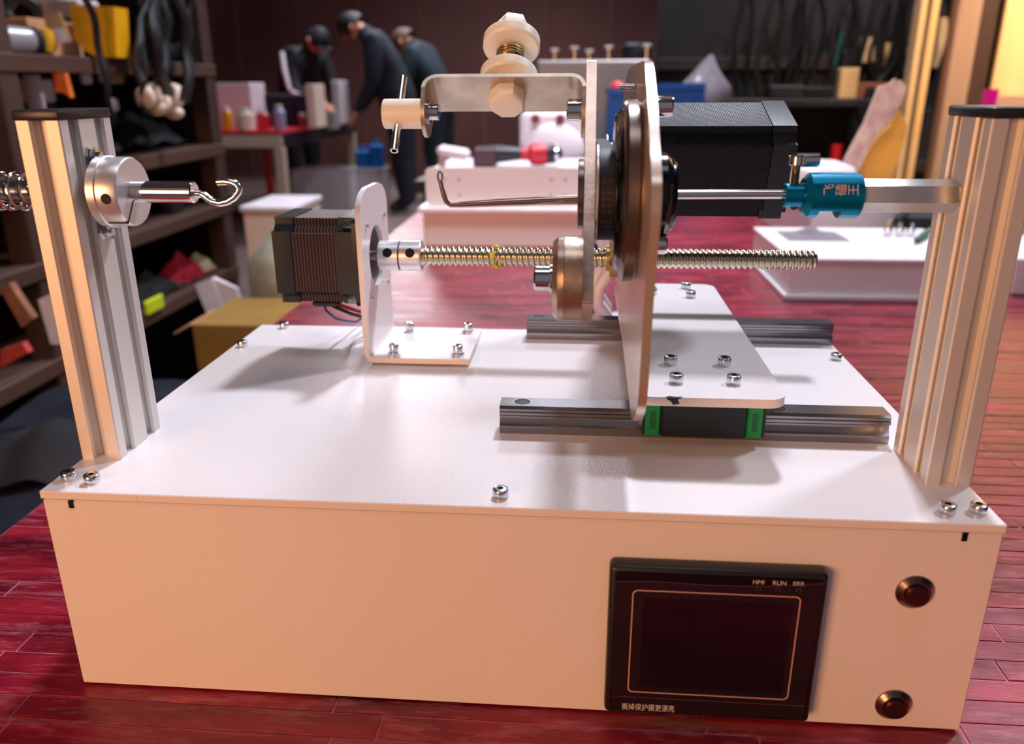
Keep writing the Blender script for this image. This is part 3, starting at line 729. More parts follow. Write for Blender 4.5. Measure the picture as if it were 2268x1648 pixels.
# ------------------------------------------------------------------ things on the red table behind the machine
# second machine housing like the first
mA = thing('machine_housing', (105, 1280, 0), 'cream machine housing with upright back panel straight behind the needle hook', 'machine')
obj('cabinet', MB().box(-44, 250, 1170, 1420, 0, 62, 2), POWDER, mA)
obj('lid', MB().box(-52, 286, 1160, 1428, 62, 72, 2), POWDER, mA)
pa = obj('upright_panel', MB().prism(rr(-40, 246, 72, 141, 10), lambda a, b: (a, 1186, b), (0, 6, 0)), POWDER, mA)
for a in (-5, 22, 190, 216):
    for z in (92, 120):
        obj('screw_hole', MB().cyl((a, 1185.8, z), (a, 1186.6, z), 3.2, 12), mat('shallow hole', (186, 170, 166), .5), pa)
obj('side_plate', MB().box(250.5, 284, 1200, 1405, 3, 61, 1.5), POWDER, mA)
ct = carton('packing_box', -112, 330, 1600, 1950, 0, 96, WHITEP, 'low white packing box under the power drill', 'box')
p_ = at(1005, 340, 1640)
tr_ = thing('parts_tray', (p_.x, 1640, 96), 'small white tilted tray propped left of the power drill', 'tray')
obj('dish', MB().box(p_.x - 38, p_.x + 38, 1615, 1665, 122, 146, 8, rot=Matrix.Rotation(math.radians(9), 3, 'Y')), WHITEP, tr_)
obj('peg', MB().box(p_.x - 36, p_.x - 20, 1634, 1646, 96, 126, 1), CREAM, tr_)
dr = thing('power_drill', (95, 1700, 96), 'red and black cordless power drill lying on the white box', 'drill')
obj('handle', MB().lathe((-5, 1700, 126), (1, 0, 0), [(0, 14), (6, 19), (50, 21), (80, 17), (105, 14)], 20), PLASTIC, dr)
obj('battery', MB().box(-14, 42, 1668, 1732, 97, 142, 6), mat('dark plum plastic', (66, 40, 52), .45), dr)
obj('collar_ring', MB().cyl((100, 1700, 126), (122, 1700, 126), 15, 20, 2), REDP, dr)
obj('gear_case', MB().lathe((118, 1700, 126), (1, 0, 0), [(0, 18), (8, 26), (30, 27), (44, 24)], 24), REDP, dr)
obj('chuck', MB().lathe((160, 1700, 126), (1, 0, 0), [(0, 23), (20, 22), (34, 13), (40, 9)], 20), DARKM, dr)
obj('chuck_ring', MB().cyl((178, 1700, 126), (190, 1700, 126), 20, 20, 2), CHROME, dr)
wm = thing('moulded_cover', (180, 2040, 0), 'white moulded cover with two dark red knobs behind the power drill', 'cover')
q0, q1 = at(1150, 380, 2000), at(1292, 248, 2000)
obj('shell', MB().box(q0.x, q1.x, 2000, 2120, 0, q1.z, 16, seg=3), WHITEP, wm)
obj('bulge', MB().blob(((q0.x + q1.x) / 2 + 8, 2000, 112), 88, 3, 0, (1, .35, .85)), WHITEP, wm)
for u in (1186, 1241):
    k_ = at(u, 263, 2000)
    obj('knob', MB().cyl((k_.x, 1999, k_.z), (k_.x, 1984, k_.z), 12, 20, 2), mat('dark red knob', (126, 36, 48), .4), wm)
# flat white case to the right
cb = thing('flat_case', (780, 940, 0), 'wide low cream case with skirting edge behind the right post', 'case')
obj('body', MB().box(533, 800, 806, 1062, 8, 57, 2), POWDER, cb)
obj('skirting', MB().box(526, 806, 800, 1068, 0, 8, 1.5), POWDER, cb)
obj('lid_rim', MB().box(531, 802, 804, 1064, 53, 57.6, 1), POWDER, cb)
carton('white_case', 848, 1120, 850, 1040, 0, 52, POWDER, 'white case cut by the right picture edge', 'case')
carton('foam_slab', 640, 1180, 1120, 1560, 0, 80, WHITEP, 'thick white foam slab behind the flat cream case', 'foam')
rg = at(1795, 486, 1000)
rag = MB().sheet(lambda a, b: Vector((rg.x - 45 + 90 * a, 940 + 80 * b, 58.5 + 9 * abs(math.sin(a * 7 + b * 3)) * (1 - abs(2 * a - 1)) * (1 - abs(2 * b - 1)) * 2)), 14, 10, 1.2)
solo('rag', rag, mat('grey rag', (170, 158, 164), .8), (rg.x, 980, 58), 'crumpled grey rag on the flat cream case', 'rag', sharp=60)
for k, u in enumerate((1952, 1978, 2002)):
    a = at(u, 512, 1010); c = at(u + 26, 470, 1090)
    solo('steel_tube', MB().cyl((a.x, 985, 64), (c.x + 4, 1064 + 40, 64 + 1), 5.5, 16, .8), CHROME, (a.x, 985, 58),
         ('leftmost of three bright steel tubes on the flat cream case', 'middle one of three bright steel tubes on the flat cream case', 'right one of three bright steel tubes next to the green pen')[k], 'tube', 'bright tubes on the cream case')
a = at(2014, 538, 925); pe = thing('marker_pen', (a.x + 20, 960, 58), 'dark green marker pen lying on the flat cream case', 'pen')
obj('barrel', MB().lathe((a.x + 10, 925, 63), (46, 70, 3), [(0, 3.2), (3, 5), (80, 5), (82, 4.5)], 16), mat('green barrel', (30, 98, 76), .35), pe)
obj('tip', MB().lathe((a.x + 10, 925, 63), (-46, -70, -3), [(0, 3.2), (9, 1.2)], 12), PLASTIC, pe)
carton('black_pouch', 770, 860, 1066, 1110, 0, 84, PLASTIC, 'black pouch standing behind the green marker pen', 'pouch', b=10)
# leaning padded envelope with printed wrapper
ev = thing('padded_envelope', (860, 1500, 80), 'amber padded envelope leaning upright with printed pale wrapper', 'envelope')
def poly(px, y): return [(p.x, p.z) for p in (at(u, v, y) for u, v in px)]
obj('envelope', MB().prism(poly([(1866, 404), (1900, 372), (1926, 328), (1950, 298), (1976, 276), (1990, 240), (2002, 262), (2010, 280), (2001, 320), (1972, 404)], 1500), lambda a, b: (a, 1500, b), (0, 22, 0)), ENV, ev, sharp=20)
obj('wrapper', MB().prism(poly([(1850, 404), (1880, 338), (1916, 272), (1948, 192), (1972, 186), (1984, 174), (1993, 184), (1996, 178), (2008, 192), (1999, 224), (1978, 262), (1948, 290), (1930, 318), (1908, 366), (1890, 404)], 1485), lambda a, b: (a, 1485, b), (0, 12, 0)), ENVP, ev, sharp=20)
b0 = at(1760, 398, 1440); b1 = at(1880, 336, 1440)
solo('plastic_bag', MB().blob(((b0.x + b1.x) / 2, 1440, 105), 60, 3, .05, (1.2, .9, .52)), mat('white bag film', (226, 214, 218), .35, ns=20, amt=.05, bump=.5, bscale=20), ((b0.x + b1.x) / 2, 1440, 80), 'crumpled white plastic bag left of the padded envelope', 'bag', sharp=60)
carton('card_sheet', 640, 790, 1330, 1350, 80, 104, CARD, 'orange brown card strip behind the blue clutch', 'card')
# light blue sheet and cloth lying behind the rear rail
sh = at(1152, 712, 640)
solo('plastic_sheet', MB().prism([(sh.x, 560), (sh.x + 22, 545), (310, 560), (310, 720), (sh.x + 98, 700)], lambda a, b: (a, b, 0.4), (0, 0, 3)), mat('pale blue sheet', (196, 206, 222), .25), (200, 640, 0), 'pale blue plastic sheet lying on the red table behind the rear rail', 'sheet')

# ------------------------------------------------------------------ rear table with grey cabinet, crates
rt = thing('rear_bench', (400, 2700, FL), 'dark bench behind the red table under the grey cabinet', 'bench')
obj('bench_top', MB().box(-280, 672, 2260, 3150, -40, 0, 3), DARKM, rt)
for x in (-230, 640):
    for y in (2310, 3100): obj('leg', MB().box(x - 25, x + 25, y - 25, y + 25, FL, -40), LEGM, rt)
gc = thing('grey_cabinet', (278, 2780, 0), 'plain grey metal cabinet with chrome valve stems on top', 'cabinet')
obj('body', MB().box(91, 470, 2600, 2950, 0, 362, 6), GREYM, gc)
for k, (u, hh) in enumerate(((1228, 34), (1272, 40), (1305, 30), (1348, 42), (1432, 46))):
    q = at(u, 132, 2650)
    s_ = obj('valve_stem', MB().cyl((q.x, 2660, 361), (q.x, 2660, 361 + hh), 6, 14, .5), CHROME, gc)
    obj('valve_knob', MB().cyl((q.x - 14, 2660, 361 + hh), (q.x + 14, 2660, 361 + hh), 6, 14, 2), GREYM, s_)
q = at(1412, 118, 2720)
solo('round_canister', MB().lathe((q.x - 6, 2720, 362.6), (0, 0, 1), [(0, 48), (30, 52), (48, 46), (56, 30)], 28), mat('dark navy lid', (18, 20, 34), .5), (q.x, 2720, 362), 'dark round canister on the grey cabinet beside its last valve', 'canister')
def crate(x0, x1, y0, y1, z0, z1, m, label, group=None, cat='crate', name='storage_crate'):
    t = thing(name, ((x0 + x1) / 2, (y0 + y1) / 2, z0), label, cat, group)
    w = 5
    obj('shell', MB().prism([(x0, y0), (x1, y0), (x1, y1), (x0, y1)], lambda a, b: (a, b, z0), (0, 0, z1 - z0), [[(x0 + w, y0 + w), (x1 - w, y0 + w), (x1 - w, y1 - w), (x0 + w, y1 - w)]]), m, t)
    obj('base', MB().box(x0 + w, x1 - w, y0 + w, y1 - w, z0, z0 + 5), m, t)
    obj('rim', MB().prism([(x0 - 6, y0 - 6), (x1 + 6, y0 - 6), (x1 + 6, y1 + 6), (x0 - 6, y1 + 6)], lambda a, b: (a, b, z1 - 18), (0, 0, 18), [[(x0, y0), (x1, y0), (x1, y1), (x0, y1)]]), m, t)
    n = max(3, int((x1 - x0) / 60)); 
    for k in range(n + 1):
        xx = x0 + (x1 - x0) * k / n
        obj('rib', MB().box(xx - 4, xx + 4, y0 - 5, y0, z0 + 4, z1 - 18), m, t)
    return t
q0, q1 = at(1347, 300, 2320), at(1402, 196, 2320)
crate(q0.x, q1.x + 30, 2320, 2560, 0, q1.z, BLUEP, 'tall blue crate with a red lump seen between the flyer and the upright plate')
q = at(1366, 214, 2318)
solo('red_ball', MB().blob((q.x + 4, 2370, q.z + 20), 26, 3), mat('pinkish red plastic', (236, 66, 84), .4), (q.x, 2370, q.z), 'pinkish red ball in the tall blue crate', 'ball')
q0, q1 = at(1452, 300, 2480), at(1560, 184, 2480)
crate(q0.x, q1.x, 2480, 2700, 0, q1.z, BLUEP, 'wide blue crate behind the black motor')
q = at(1555, 178, 2520)
def bagP(a, b):
    ph = 2 * math.pi * a; r_ = (84, 92, 82, 60, 40, 24, 6)[int(b * 6 + .01)] * (1 + .12 * math.sin(3 * ph + 5 * b) + .06 * math.sin(7 * ph + 9 * b))
    return Vector((q.x + 34 * b + r_ * math.cos(ph), 2590 + .8 * r_ * math.sin(ph), q.z - 70 + 150 * b))
solo('clear_bag', MB().sheet(bagP, 28, 6), BAGC, (q.x, 2590, q.z - 80), 'clear plastic bag bulging out of the wide blue crate', 'bag', sharp=60)
q = at(1508, 198, 2500)
solo('yellow_packet', MB().box(q.x - 34, q.x + 26, 2500, 2560, q.z - 30, q.z + 14, 5, rot=Matrix.Rotation(.2, 3, 'Y')), YBAG, (q.x, 2530, q.z - 30), 'yellow packet beside the clear bag in the wide blue crate', 'packet')

# ------------------------------------------------------------------ right side: tool wall, posts, plywood
tw = thing('tool_wall', (1100, 3400, FL), 'dark tool wall hung with cables behind the black motor', 'wall panel')
obj('board', MB().box(560, 1900, 3400, 3440, FL, 1500, 3), mat('black stained board', (30, 26, 28), .7, ns=4, amt=.4), tw)
for k in range(5): obj('batten', MB().box(560, 1900, 3380, 3400, -500 + 420 * k, -450 + 420 * k, 3), mat('dark batten', (50, 36, 28), .65), tw)
sp = [(1640, 4, 210), (1688, 8, 250), (1722, 6, 150), (1764, 0, 236), (1806, -6, 190), (1838, 6, 262), (1882, -4, 120), (1916, 4, 270), (1944, 0, 180), (1976, 8, 232), (2010, -4, 160), (2040, 4, 250)]
for k, (u, dx_, vb) in enumerate(sp):
    a = at(u, -10, 3330); b_ = at(u + dx_ * 3, vb, 3330); w_ = 26 + 10 * (k % 3)
    pts = []
    for i in range(25):
        t = i / 24; ph = 2 * math.pi * t
        pts.append(Vector(((a.x + b_.x) / 2 + w_ * math.sin(ph) * (1 + .25 * math.sin(3 * ph + k)) + 8 * math.sin(k + 5 * t), 3345 - 62 * (k % 3) - 20 * math.cos(ph + .5), (a.z + b_.z) / 2 + (a.z - b_.z) / 2 * math.cos(ph))))
    solo('cable_coil', MB().tube(pts, 9 + 3 * (k % 2), 8), CABLE, (a.x, 3340, b_.z), ORD[k] + ' long black cable loop from the left on the dark tool wall', 'cable', 'cable loops on the tool wall')
for k, (u, v0, v1, w_) in enumerate(((1924, 84, 138, 26), (1962, 96, 150, 16), (1996, 52, 96, 20), (2022, 104, 178, 14), (2092, 40, 150, 16))):
    a, b_ = at(u, v0, 3366), at(u, v1, 3366)
    solo('timber_offcut', MB().box(a.x - w_, a.x + w_, 3352, 3379, b_.z, a.z, 2, rot=Matrix.Rotation(.12 * (k % 3 - 1), 3, 'Y')), PLY, (a.x, 3366, b_.z), ORD[k] + ' amber timber offcut from the left fixed on the dark tool wall', 'offcut', 'amber offcuts on the tool wall')
a, b_ = at(1864, 70, 3300), at(1832, 236, 3300)
solo('teal_pole', MB().cyl(a, b_, 7, 14), TEAL, b_, 'thin teal pole leaning against the dark tool wall', 'pole')
dk = thing('dark_shelf', (950, 2960, FL), 'dark low shelf unit full of tools below the tool wall', 'shelf')
obj('shelf_board', MB().box(690, 1330, 2800, 3150, 205, 232, 3), DARKM, dk)
obj('shelf_board', MB().box(690, 1330, 2800, 3150, -60, -30, 3), DARKM, dk)
for x in (700, 1310):
    for y in (2815, 3135): obj('leg', MB().box(x - 14, x + 14, y - 14, y + 14, FL, 232), DARKM, dk)
obj('back_panel', MB().box(690, 1330, 3150, 3160, FL, 232), mat('shelf back', (26, 24, 26), .7), dk)
items = [(1742, 214, 60, 46, 'flat steel tool box', DARKM, 'dark steel tool box on the low shelf nearest the motor'),
         (1812, 208, 56, 40, 'tool_case', BLACK, 'black tool case on the low shelf left of the pale carton'),
         (1960, 214, 52, 40, 'tool_case', PLASTIC, 'black tool case on the low shelf behind the envelope')]
for u, v, w_, h_, nm, m_, lb_ in items:
    yb = 2850 if u < 1900 else 2806
    q = at(u, v, yb); carton('tool_box', q.x - w_, q.x + w_, yb, yb + 60, 232, 232 + h_, m_, lb_, 'tool box', b=5)
q = at(1884, 168, 2860); carton('pale_carton', q.x - 34, q.x + 30, 2860, 2910, 232, 232 + 104, mat('pale tan card', (196, 160, 120), .7), 'small pale carton upright on the low dark shelf', 'box', b=3)
q = at(1930, 190, 2860); carton('brown_carton', q.x - 46, q.x + 70, 2870, 2960, 232, 286, mat('reddish brown card', (120, 70, 50), .7), 'reddish brown carton on the low shelf right of the pale carton', 'box', b=3)
q = at(1880, 288, 2780)
solo('red_tin', MB().cyl((q.x, 2900, -30), (q.x, 2900, 70), 20, 20, 2), REDP, (q.x, 2900, -30), 'small red tin on the lower board of the dark shelf', 'tin')
for k, (u, w_, m_, nm, lb_) in enumerate(((2050, 8, PLY, 'timber_strip', 'thin amber timber strip leftmost at the right wall'), (2076, 10, PLY, 'timber_strip', 'thin amber timber strip next to the broad pale post'),
                                  (2154, 30, WOODP, 'timber_post', 'broad pale timber post behind the right aluminium post'),
                                  (2196, 24, WOODD, 'timber_post', 'dark brown timber post between pale post and plywood'))):
    q = at(u, 0, 2500 + 60 * (k % 2)); y0 = 2500 + 60 * (k % 2)
    sc_ = (y0 + 308) / FPX
    solo(nm, MB().box(q.x - w_ * sc_ * .72, q.x + w_ * sc_ * .72, y0, y0 + 60, FL, 1600, 3), m_, (q.x, y0, FL), lb_, 'post')
q = at(2232, 0, 2620)
solo('plywood_panel', MB().box(q.x, q.x + 900, 2620, 2640, 245, 1500, 2), PLY, (q.x + 400, 2630, 245), 'pale plywood panel lit warm in the upper right corner', 'panel')
st = thing('panel_stand', (q.x + 400, 2640, FL), 'tan painted stand that carries the plywood panel', 'stand')
obj('frame_rail', MB().box(q.x - 30, q.x + 900, 2600, 2660, 150, 245, 3), mat('tan painted board', (176, 140, 120), .6), st)
for xx in (q.x - 40, q.x + 860): obj('leg', MB().box(xx - 25, xx + 25, 2605, 2655, FL, 150), WOODD, st)
q0, q1 = at(2168, 240, 2540), at(2226, 200, 2540)
solo('magenta_cloth', MB().sheet(lambda a, b: Vector((q0.x + (q1.x - q0.x) * a + 6 * b, 2578 - 10 * math.sin(a * 5), q0.z - 30 + (q1.z + 34 - q0.z) * b)), 8, 6, 6), MAG, (q0.x, 2578, q0.z), 'bright magenta cloth hanging under the plywood panel', 'cloth', sharp=60)

# ------------------------------------------------------------------ left storage rack (runs into depth)
rk = thing('storage_rack', (-1150, 1500, FL), 'brown timber storage rack crowded with parts along the left', 'rack')
for y in (1250, 2150):
    obj('post', MB().box(-905, -850, y - 30, y + 30, FL, 1500, 3), WOODD, rk); obj('post', MB().box(-1500, -1450, y - 30, y + 30, FL, 1500, 3), WOODD, rk)
for z, m_ in ((345, WOODM), (120, WOODM), (-55, WOODM), (-258, WOODM), (760, WOODM)):
    obj('shelf_board', MB().box(-1500, -870, 620, 2180, z - 18, z, 2), WOODD, rk)
    obj('shelf_lip', MB().box(-870, -846, 620, 2180, z - 34, z, 2), m_, rk)
obj('shade_board', MB().box(-1450, -905, 2182, 2192, FL, 1500), mat('rack end', (30, 24, 24), .8, ns=3, amt=.4), rk)  # added dark board, stands in for the shade inside the rack
obj('back_board', MB().box(-1520, -1502, 620, 2180, FL, 1500), mat('rack back', (32, 26, 26), .8, ns=3, amt=.4), rk)
def onshelf(u0, u1, z, h, x, m_, nm, label, cat, dx=120, b=6, rot=None):
    a, c = atx(u0, 100, x), atx(u1, 100, x)
    return carton(nm, x - dx, x, a.y, c.y, z, z + h, m_, label, cat, rot=rot, b=b)
# top shelf
cbx = thing('cardboard_carton', (-960, 1400, 345), 'open brown cardboard carton with white label on the top rack shelf', 'carton')
a, c = atx(62, 60, -940), atx(176, 60, -940)
obj('carton_body', MB().box(-1110, -940, a.y, c.y, 349, 424, 2), CARD, cbx)
obj('front_flap', MB().prism(poly([(124, 28), (160, 26), (188, 92), (140, 98)], 1500), lambda p, q: (p - 30, 1500, q), (0, 3, 0)), mat('light cardboard', (206, 160, 112), .7), cbx)
lab = obj('white_label', MB().prism(poly([(146, 62), (166, 62), (182, 92), (156, 96)], 1496), lambda p, q: (p - 30, 1496, q), (0, 1, 0)), PAPER, cbx)
tr2 = [(176, 8), (186, 84), (206, 108), (236, 124), (278, 124), (272, 14), (224, 12)]
solo('yellow_bag', MB().prism(poly(tr2, 1640), lambda p, q: (p, 1600, q - 4), (0, 60, 0)), YBAG, (-880, 1640, 345), 'large yellow plastic bag on the top rack shelf', 'bag', sharp=20)
a = atx(66, 108, -900)
sm = thing('small_motor', (-900, a.y, 345), 'small bare steel motor lying at the front of the top rack shelf', 'motor')
obj('body', MB().cyl((-930, a.y - 55, 375.5), (-930, a.y + 40, 375.5), 27, 24, 3), ALUC, sm)
obj('ring', MB().cyl((-930, a.y + 40, 375.5), (-930, a.y + 62, 375.5), 30, 24, 3), DARKM, sm)
a = atx(50, 24, -980)
solo('hose_loop', MB().tube([Vector((-980 + 10 * math.sin(t), a.y + 42 * math.cos(t * math.pi / 12), 425 + 52 * math.sin(t * math.pi / 12))) for t in range(13)], 13, 10), CABLE, (-980, a.y, 425), 'black hose arch behind the brown carton', 'hose')
a = atx(96, 76, -915)
solo('yellow_plug', MB().lathe((-915, a.y, 352), (0, .4, 1), [(0, 12), (20, 20), (44, 20), (52, 10)], 16), YBAG, (-915, a.y, 345), 'yellow plug standing in front of the brown carton', 'plug')
onshelf(190, 236, 424 + 20, 40, -960, WHITEP, 'white_box', 'white box peeking above the yellow bag', 'box')
a = atx(420, 122, -900)
sp_ = thing('black_spool', (-900, a.y, 345), 'black cable spool with white band at the far end of the top shelf', 'spool')
obj('drum', MB().cyl((-950, a.y - 110, 374.5), (-950, a.y + 100, 374.5), 28, 24, 3), CABLE, sp_)
obj('band', MB().cyl((-950, a.y + 10, 374.5), (-950, a.y + 52, 374.5), 29.5, 24, 1), WHITEP, sp_)
# second shelf
for k, (u0, u1, m_, lb_) in enumerate(((-30, 12, PAPER, 'white paper box at the left picture edge under the top shelf'), (16, 66, PEACH, 'cream paper box under the top shelf beside the white roll'), (90, 116, PAPER, 'white paper box between white roll and orange cloth'))):
    a, c = atx(u0, 170, -930), atx(u1, 170, -930)
    carton('paper_box', -1080, -930, a.y, c.y, 252, 300, m_, lb_, 'box', b=3)
    carton('dark_crate', -1100, -935, a.y - 2, c.y + 2, 121, 252, PLASTIC, ('dark crate under the white paper box at the left edge', 'dark crate under the cream paper box', 'dark crate under the small white paper box')[k], 'crate', b=4)
a = atx(80, 190, -905)
solo('white_roll', MB().cyl((-912, a.y, 236), (-912, a.y, 308), 17, 20, 2), PAPER, (-912, a.y, 236), 'short white paper roll hanging under the top shelf', 'roll')
solo('orange_cloth', MB().prism(poly([(116, 162), (142, 162), (156, 216), (138, 204), (122, 205)], 1400), lambda p, q: (p, 1400, q), (0, 14, 0)), ORANGE, (-900, 1400, 250), 'orange cloth flag hanging under the top shelf', 'cloth')
for k, (u, v, w_, lb_) in enumerate(((197, 170, 14, 'small white bottle hanging right of the orange cloth'), (234, 168, 10, 'small white clip below the yellow bag'), (262, 170, 26, 'small tan packet below the yellow bag'), (258, 232, 12, 'small white bottle low on the second shelf'))):
    q = atx(u, v, -900)
    solo('small_packet', MB().box(-916, -900, q.y - w_ * 1.2, q.y + w_ * 1.2, q.z - 16, q.z + 16, 5), WHITEP if k != 2 else CARD, (-908, q.y, q.z - 16), lb_, 'packet')
parts = ((20, 70, -55, 66, -900), (120, 170, -55, 90, -895), (226, 290, -55, 74, -900), (330, 372, -55, 92, -892))
for k, (u0, u1, z, h, x) in enumerate(parts):
    a, c = atx(u0, 100, x), atx(u1, 100, x); ym = (a.y + c.y) / 2; hw = (c.y - a.y) / 2
    t = thing('machine_part', (x - 50, ym, z), ORD[k] + ' dark oily machine part from the left on the middle rack shelf', 'machine part', 'oily machine parts in the rack')
    m_ = (DARKM, PLASTIC, mat('oily brown steel', (70, 54, 46), .45, .4, ns=20, amt=.3))[k % 3]
    obj('housing', MB().box(x - 110, x, ym - hw, ym + hw * .4, z + .6, z + h * .7, 6, seg=2), m_, t)
    obj('drum', MB().cyl((x - 55, ym + hw * .4, z + h * .45), (x - 55, ym + hw, z + h * .45), h * .42, 18, 3), m_, t)
    obj('cover', MB().cyl((x - 55, ym - hw * .3, z + h * .7), (x - 55, ym - hw * .3, z + h), 24, 16, 3), m_, t)
# white rounded bundle and black straps hanging in front of the rack end
wbn = thing('white_bundle', (-830, 1800, 150), 'bundle of rounded white plastic shells hanging below black straps', 'bundle')
for u, v, ru, rv in ((322, 216, 9, 26), (345, 214, 20, 26), (362, 232, 14, 22), (384, 212, 28, 26), (346, 238, 10, 18), (386, 250, 9, 14), (352, 190, 24, 8)):
    q = atx(u, v, -830); sc_ = (q.y + 307) / FPX
    obj('shell', MB().blob((-830, q.y, q.z), 1, 3, 0, (26, ru * sc_ * 1.5, rv * sc_)), PEACH, wbn)
q = atx(364, 204, -812)
for k, (u, vb, sw) in enumerate(((302, 250, 14), (322, 180, -8), (340, 210, 10), (356, 190, 4), (378, 186, -12), (396, 226, 12), (180, 260, 40), (412, 150, 6))):
    xk = -828 + 30 * (k % 3); t0_, t1_ = atx(u, -20, xk), atx(u + sw * 2, vb, xk)
    pts = [Vector((xk + 6 * math.sin(i + k), t0_.y + (t1_.y - t0_.y) * i / 12 + 16 * math.sin(i * .5 + k), t0_.z + (t1_.z - t0_.z) * i / 12)) for i in range(13)]
    solo('hanging_cable', MB().tube(pts, 8 + 3 * (k % 3), 8), CABLE, pts[-1], ORD[(6, 0, 1, 2, 3, 4, 5, 7).index(k) if False else [6, 0, 1, 2, 3, 4, 5, 7].index(k)] + ' black cable from the left hanging down the rack front', 'cable', 'black cables hanging on the rack')
def heap(name, cx, cy, z0, rx_, ry_, hh, m_, label, cat, seed=1):
    def P(a, b):
        x_, y_ = 2 * a - 1, 2 * b - 1; r_ = min(1, math.hypot(x_, y_))
        return Vector((cx + rx_ * x_, cy + ry_ * y_, z0 + hh * (1 - r_ ** 2) * (.75 + .25 * math.sin(7 * x_ + seed) * math.cos(6 * y_ + 2 * seed)) + .06 * hh * math.sin(17 * x_ + 11 * y_ + seed)))
    return solo(name, MB().sheet(P, 26, 26, 6), m_, (cx, cy, z0), label, cat, sharp=70)
heap('cloth_sack', -1003, 1900, 136, 90, 270, 110, DCLOTH, 'dark grey cloth sack slumped on the second rack shelf', 'sack', 2)
carton('dark_box', -1120, -900, 1495, 1620, 121, 210, PLASTIC, 'dark box on the second rack shelf behind the left post cap', 'box')
q = atx(478, 582, -880)
cp_ = thing('red_hat', (-880, 2000, -258), 'red and beige cloth hat on the lowest rack shelf end', 'hat')
def dome(cx, cy, z0, rx_, ry_, hh, sd):
    def P(a, b):
        x_, y_ = 2 * a - 1, 2 * b - 1; r_ = min(1, math.hypot(x_, y_))
        return Vector((cx + rx_ * x_, cy + ry_ * y_, z0 + hh * (1 - r_) ** .7 * (.85 + .15 * math.sin(6 * x_ + sd) * math.cos(5 * y_)) + 1.5 * math.sin(9 * x_ + 8 * y_)))
    return MB().sheet(P, 20, 20, 5)
obj('crown', dome(-935, q.y - 130, -252, 50, 120, 84, 1), mat('red cloth', (196, 24, 46), .75, ns=20, amt=.25), cp_, sharp=70)
obj('brim', dome(-935, q.y - 6, -252, 46, 64, 60, 3), mat('beige cloth', (206, 180, 144), .75, ns=20, amt=.1), cp_, sharp=70)
heap('tool_heap', -920, 1700, -250, 44, 190, 70, mat('dark oily rags', (40, 42, 38), .8, ns=20, amt=.4), 'heap of dark oily rags on the lowest rack shelf left of the red hat', 'rags', 4)
a, c = atx(316, 660, -842), atx(354, 640, -842)
solo('lime_strip', MB().box(-845.5, -835, a.y, c.y, -262, -226, 3), LIME, (-841, a.y, -262), 'lime yellow strip stuck on the lower shelf edge', 'strip')
a = atx(470, 640, -835)
lb2 = thing('folded_leaflet', (-800, 1700, FL), 'white folded carton leaning at the foot of the rack end', 'carton')
q0 = poly([(432, 632), (470, 616), (502, 716), (470, 724)], 1620); q1 = poly([(470, 616), (522, 640), (544, 712), (502, 716)], 1620)
obj('left_panel', MB().prism(q0, lambda p, q: (p, 1620, q), (0, 12, 0)), PAPER, lb2)
obj('right_panel', MB().prism(q1, lambda p, q: (p, 1624, q), (0, 12, 0)), WHITEP, lb2)
obj('support_block', MB().box(q0[3][0] - 10, q1[2][0], 1615, 1660, FL, q0[3][1] + 4), CARDY, lb2)
for k, (pts_, m_, nm, lb_) in enumerate((([(0, 640), (20, 628), (72, 706), (48, 726)], mat('rusty timber', (150, 96, 68), .7, ns=20, amt=.3), 'timber_offcut', 'short rusty timber offcut leaning on the lower shelf at the left'),
                                        ([(84, 664), (118, 648), (150, 764), (112, 762)], PAPER, 'white_leaflet', 'white leaflet standing behind the left aluminium post'),
                                        ([(0, 776), (48, 760), (62, 782), (0, 814)], mat('faded red plastic', (196, 66, 60), .6), 'red_tray', 'faded red tray on the lowest shelf at the left edge'))):
    py = poly(pts_, 1040)
    solo(nm, MB().prism(py, lambda p, q: (p, 1040, q), (0, 16, 0)), m_, (py[0][0], 1040, min(z for _, z in py)), lb_, nm.split('_')[1])

# ------------------------------------------------------------------ between rack and table
carton('low_bench', -800, -180, 420, 1180, FL, -330, DARKM, 'dark low bench under the navy jackets', 'bench', b=4)
def cloth(a, b):
    x_ = -836 + 666 * a; y_ = 330 + 880 * b
    return Vector((x_, y_, -305 + 62 * math.sin(a * math.pi) * math.sin(b * math.pi) + 16 * math.sin(9 * a + 4 * b) + 11 * math.sin(15 * b - 7 * a)))
jk = solo('navy_jacket', MB().sheet(cloth, 40, 40, 10), NAVY, (-520, 780, -320), 'dark navy jackets spread over the low bench left of the machine', 'jacket', sharp=70)
def cloth2(a, b):
    return Vector((-640 + 200 * a, 640 + 190 * b, -238 + 44 * math.sin(a * math.pi) * math.sin(b * math.pi) + 7 * math.sin(12 * a + 3 * b)))
solo('grey_bundle', MB().sheet(cloth2, 20, 20, 8), DCLOTH, (-540, 740, -270), 'dark grey folded cloth bundle lying on the navy jackets', 'cloth', sharp=70)
cbo = thing('olive_carton', (-560, 1400, FL), 'open olive brown carton behind the rear left corner of the machine', 'carton')
q0, q1 = at(424, 718, 1290), at(606, 712, 1290)
obj('carton_body', MB().box(q0.x, q1.x + 20, 1290, 1520, FL, q0.z, 2), CARDY, cbo)
obj('carton_flap', MB().box(q0.x - 46, q0.x, 1292, 1420, q0.z - 14, q0.z - 11, .5, rot=Matrix.Rotation(math.radians(-28), 3, 'Y')), CARD, cbo)
def sackP(a, b):
    ph = 2 * math.pi * a; r_ = 100 * (1 - .12 * math.sin(5 * ph + 9 * b) * .4) * (1 if b < .86 else 1 - (b - .86) / .14 * .82)
    return Vector((-470 + r_ * math.cos(ph) * 1.05, 1630 + r_ * .8 * math.sin(ph), FL + 2 + b * 725))
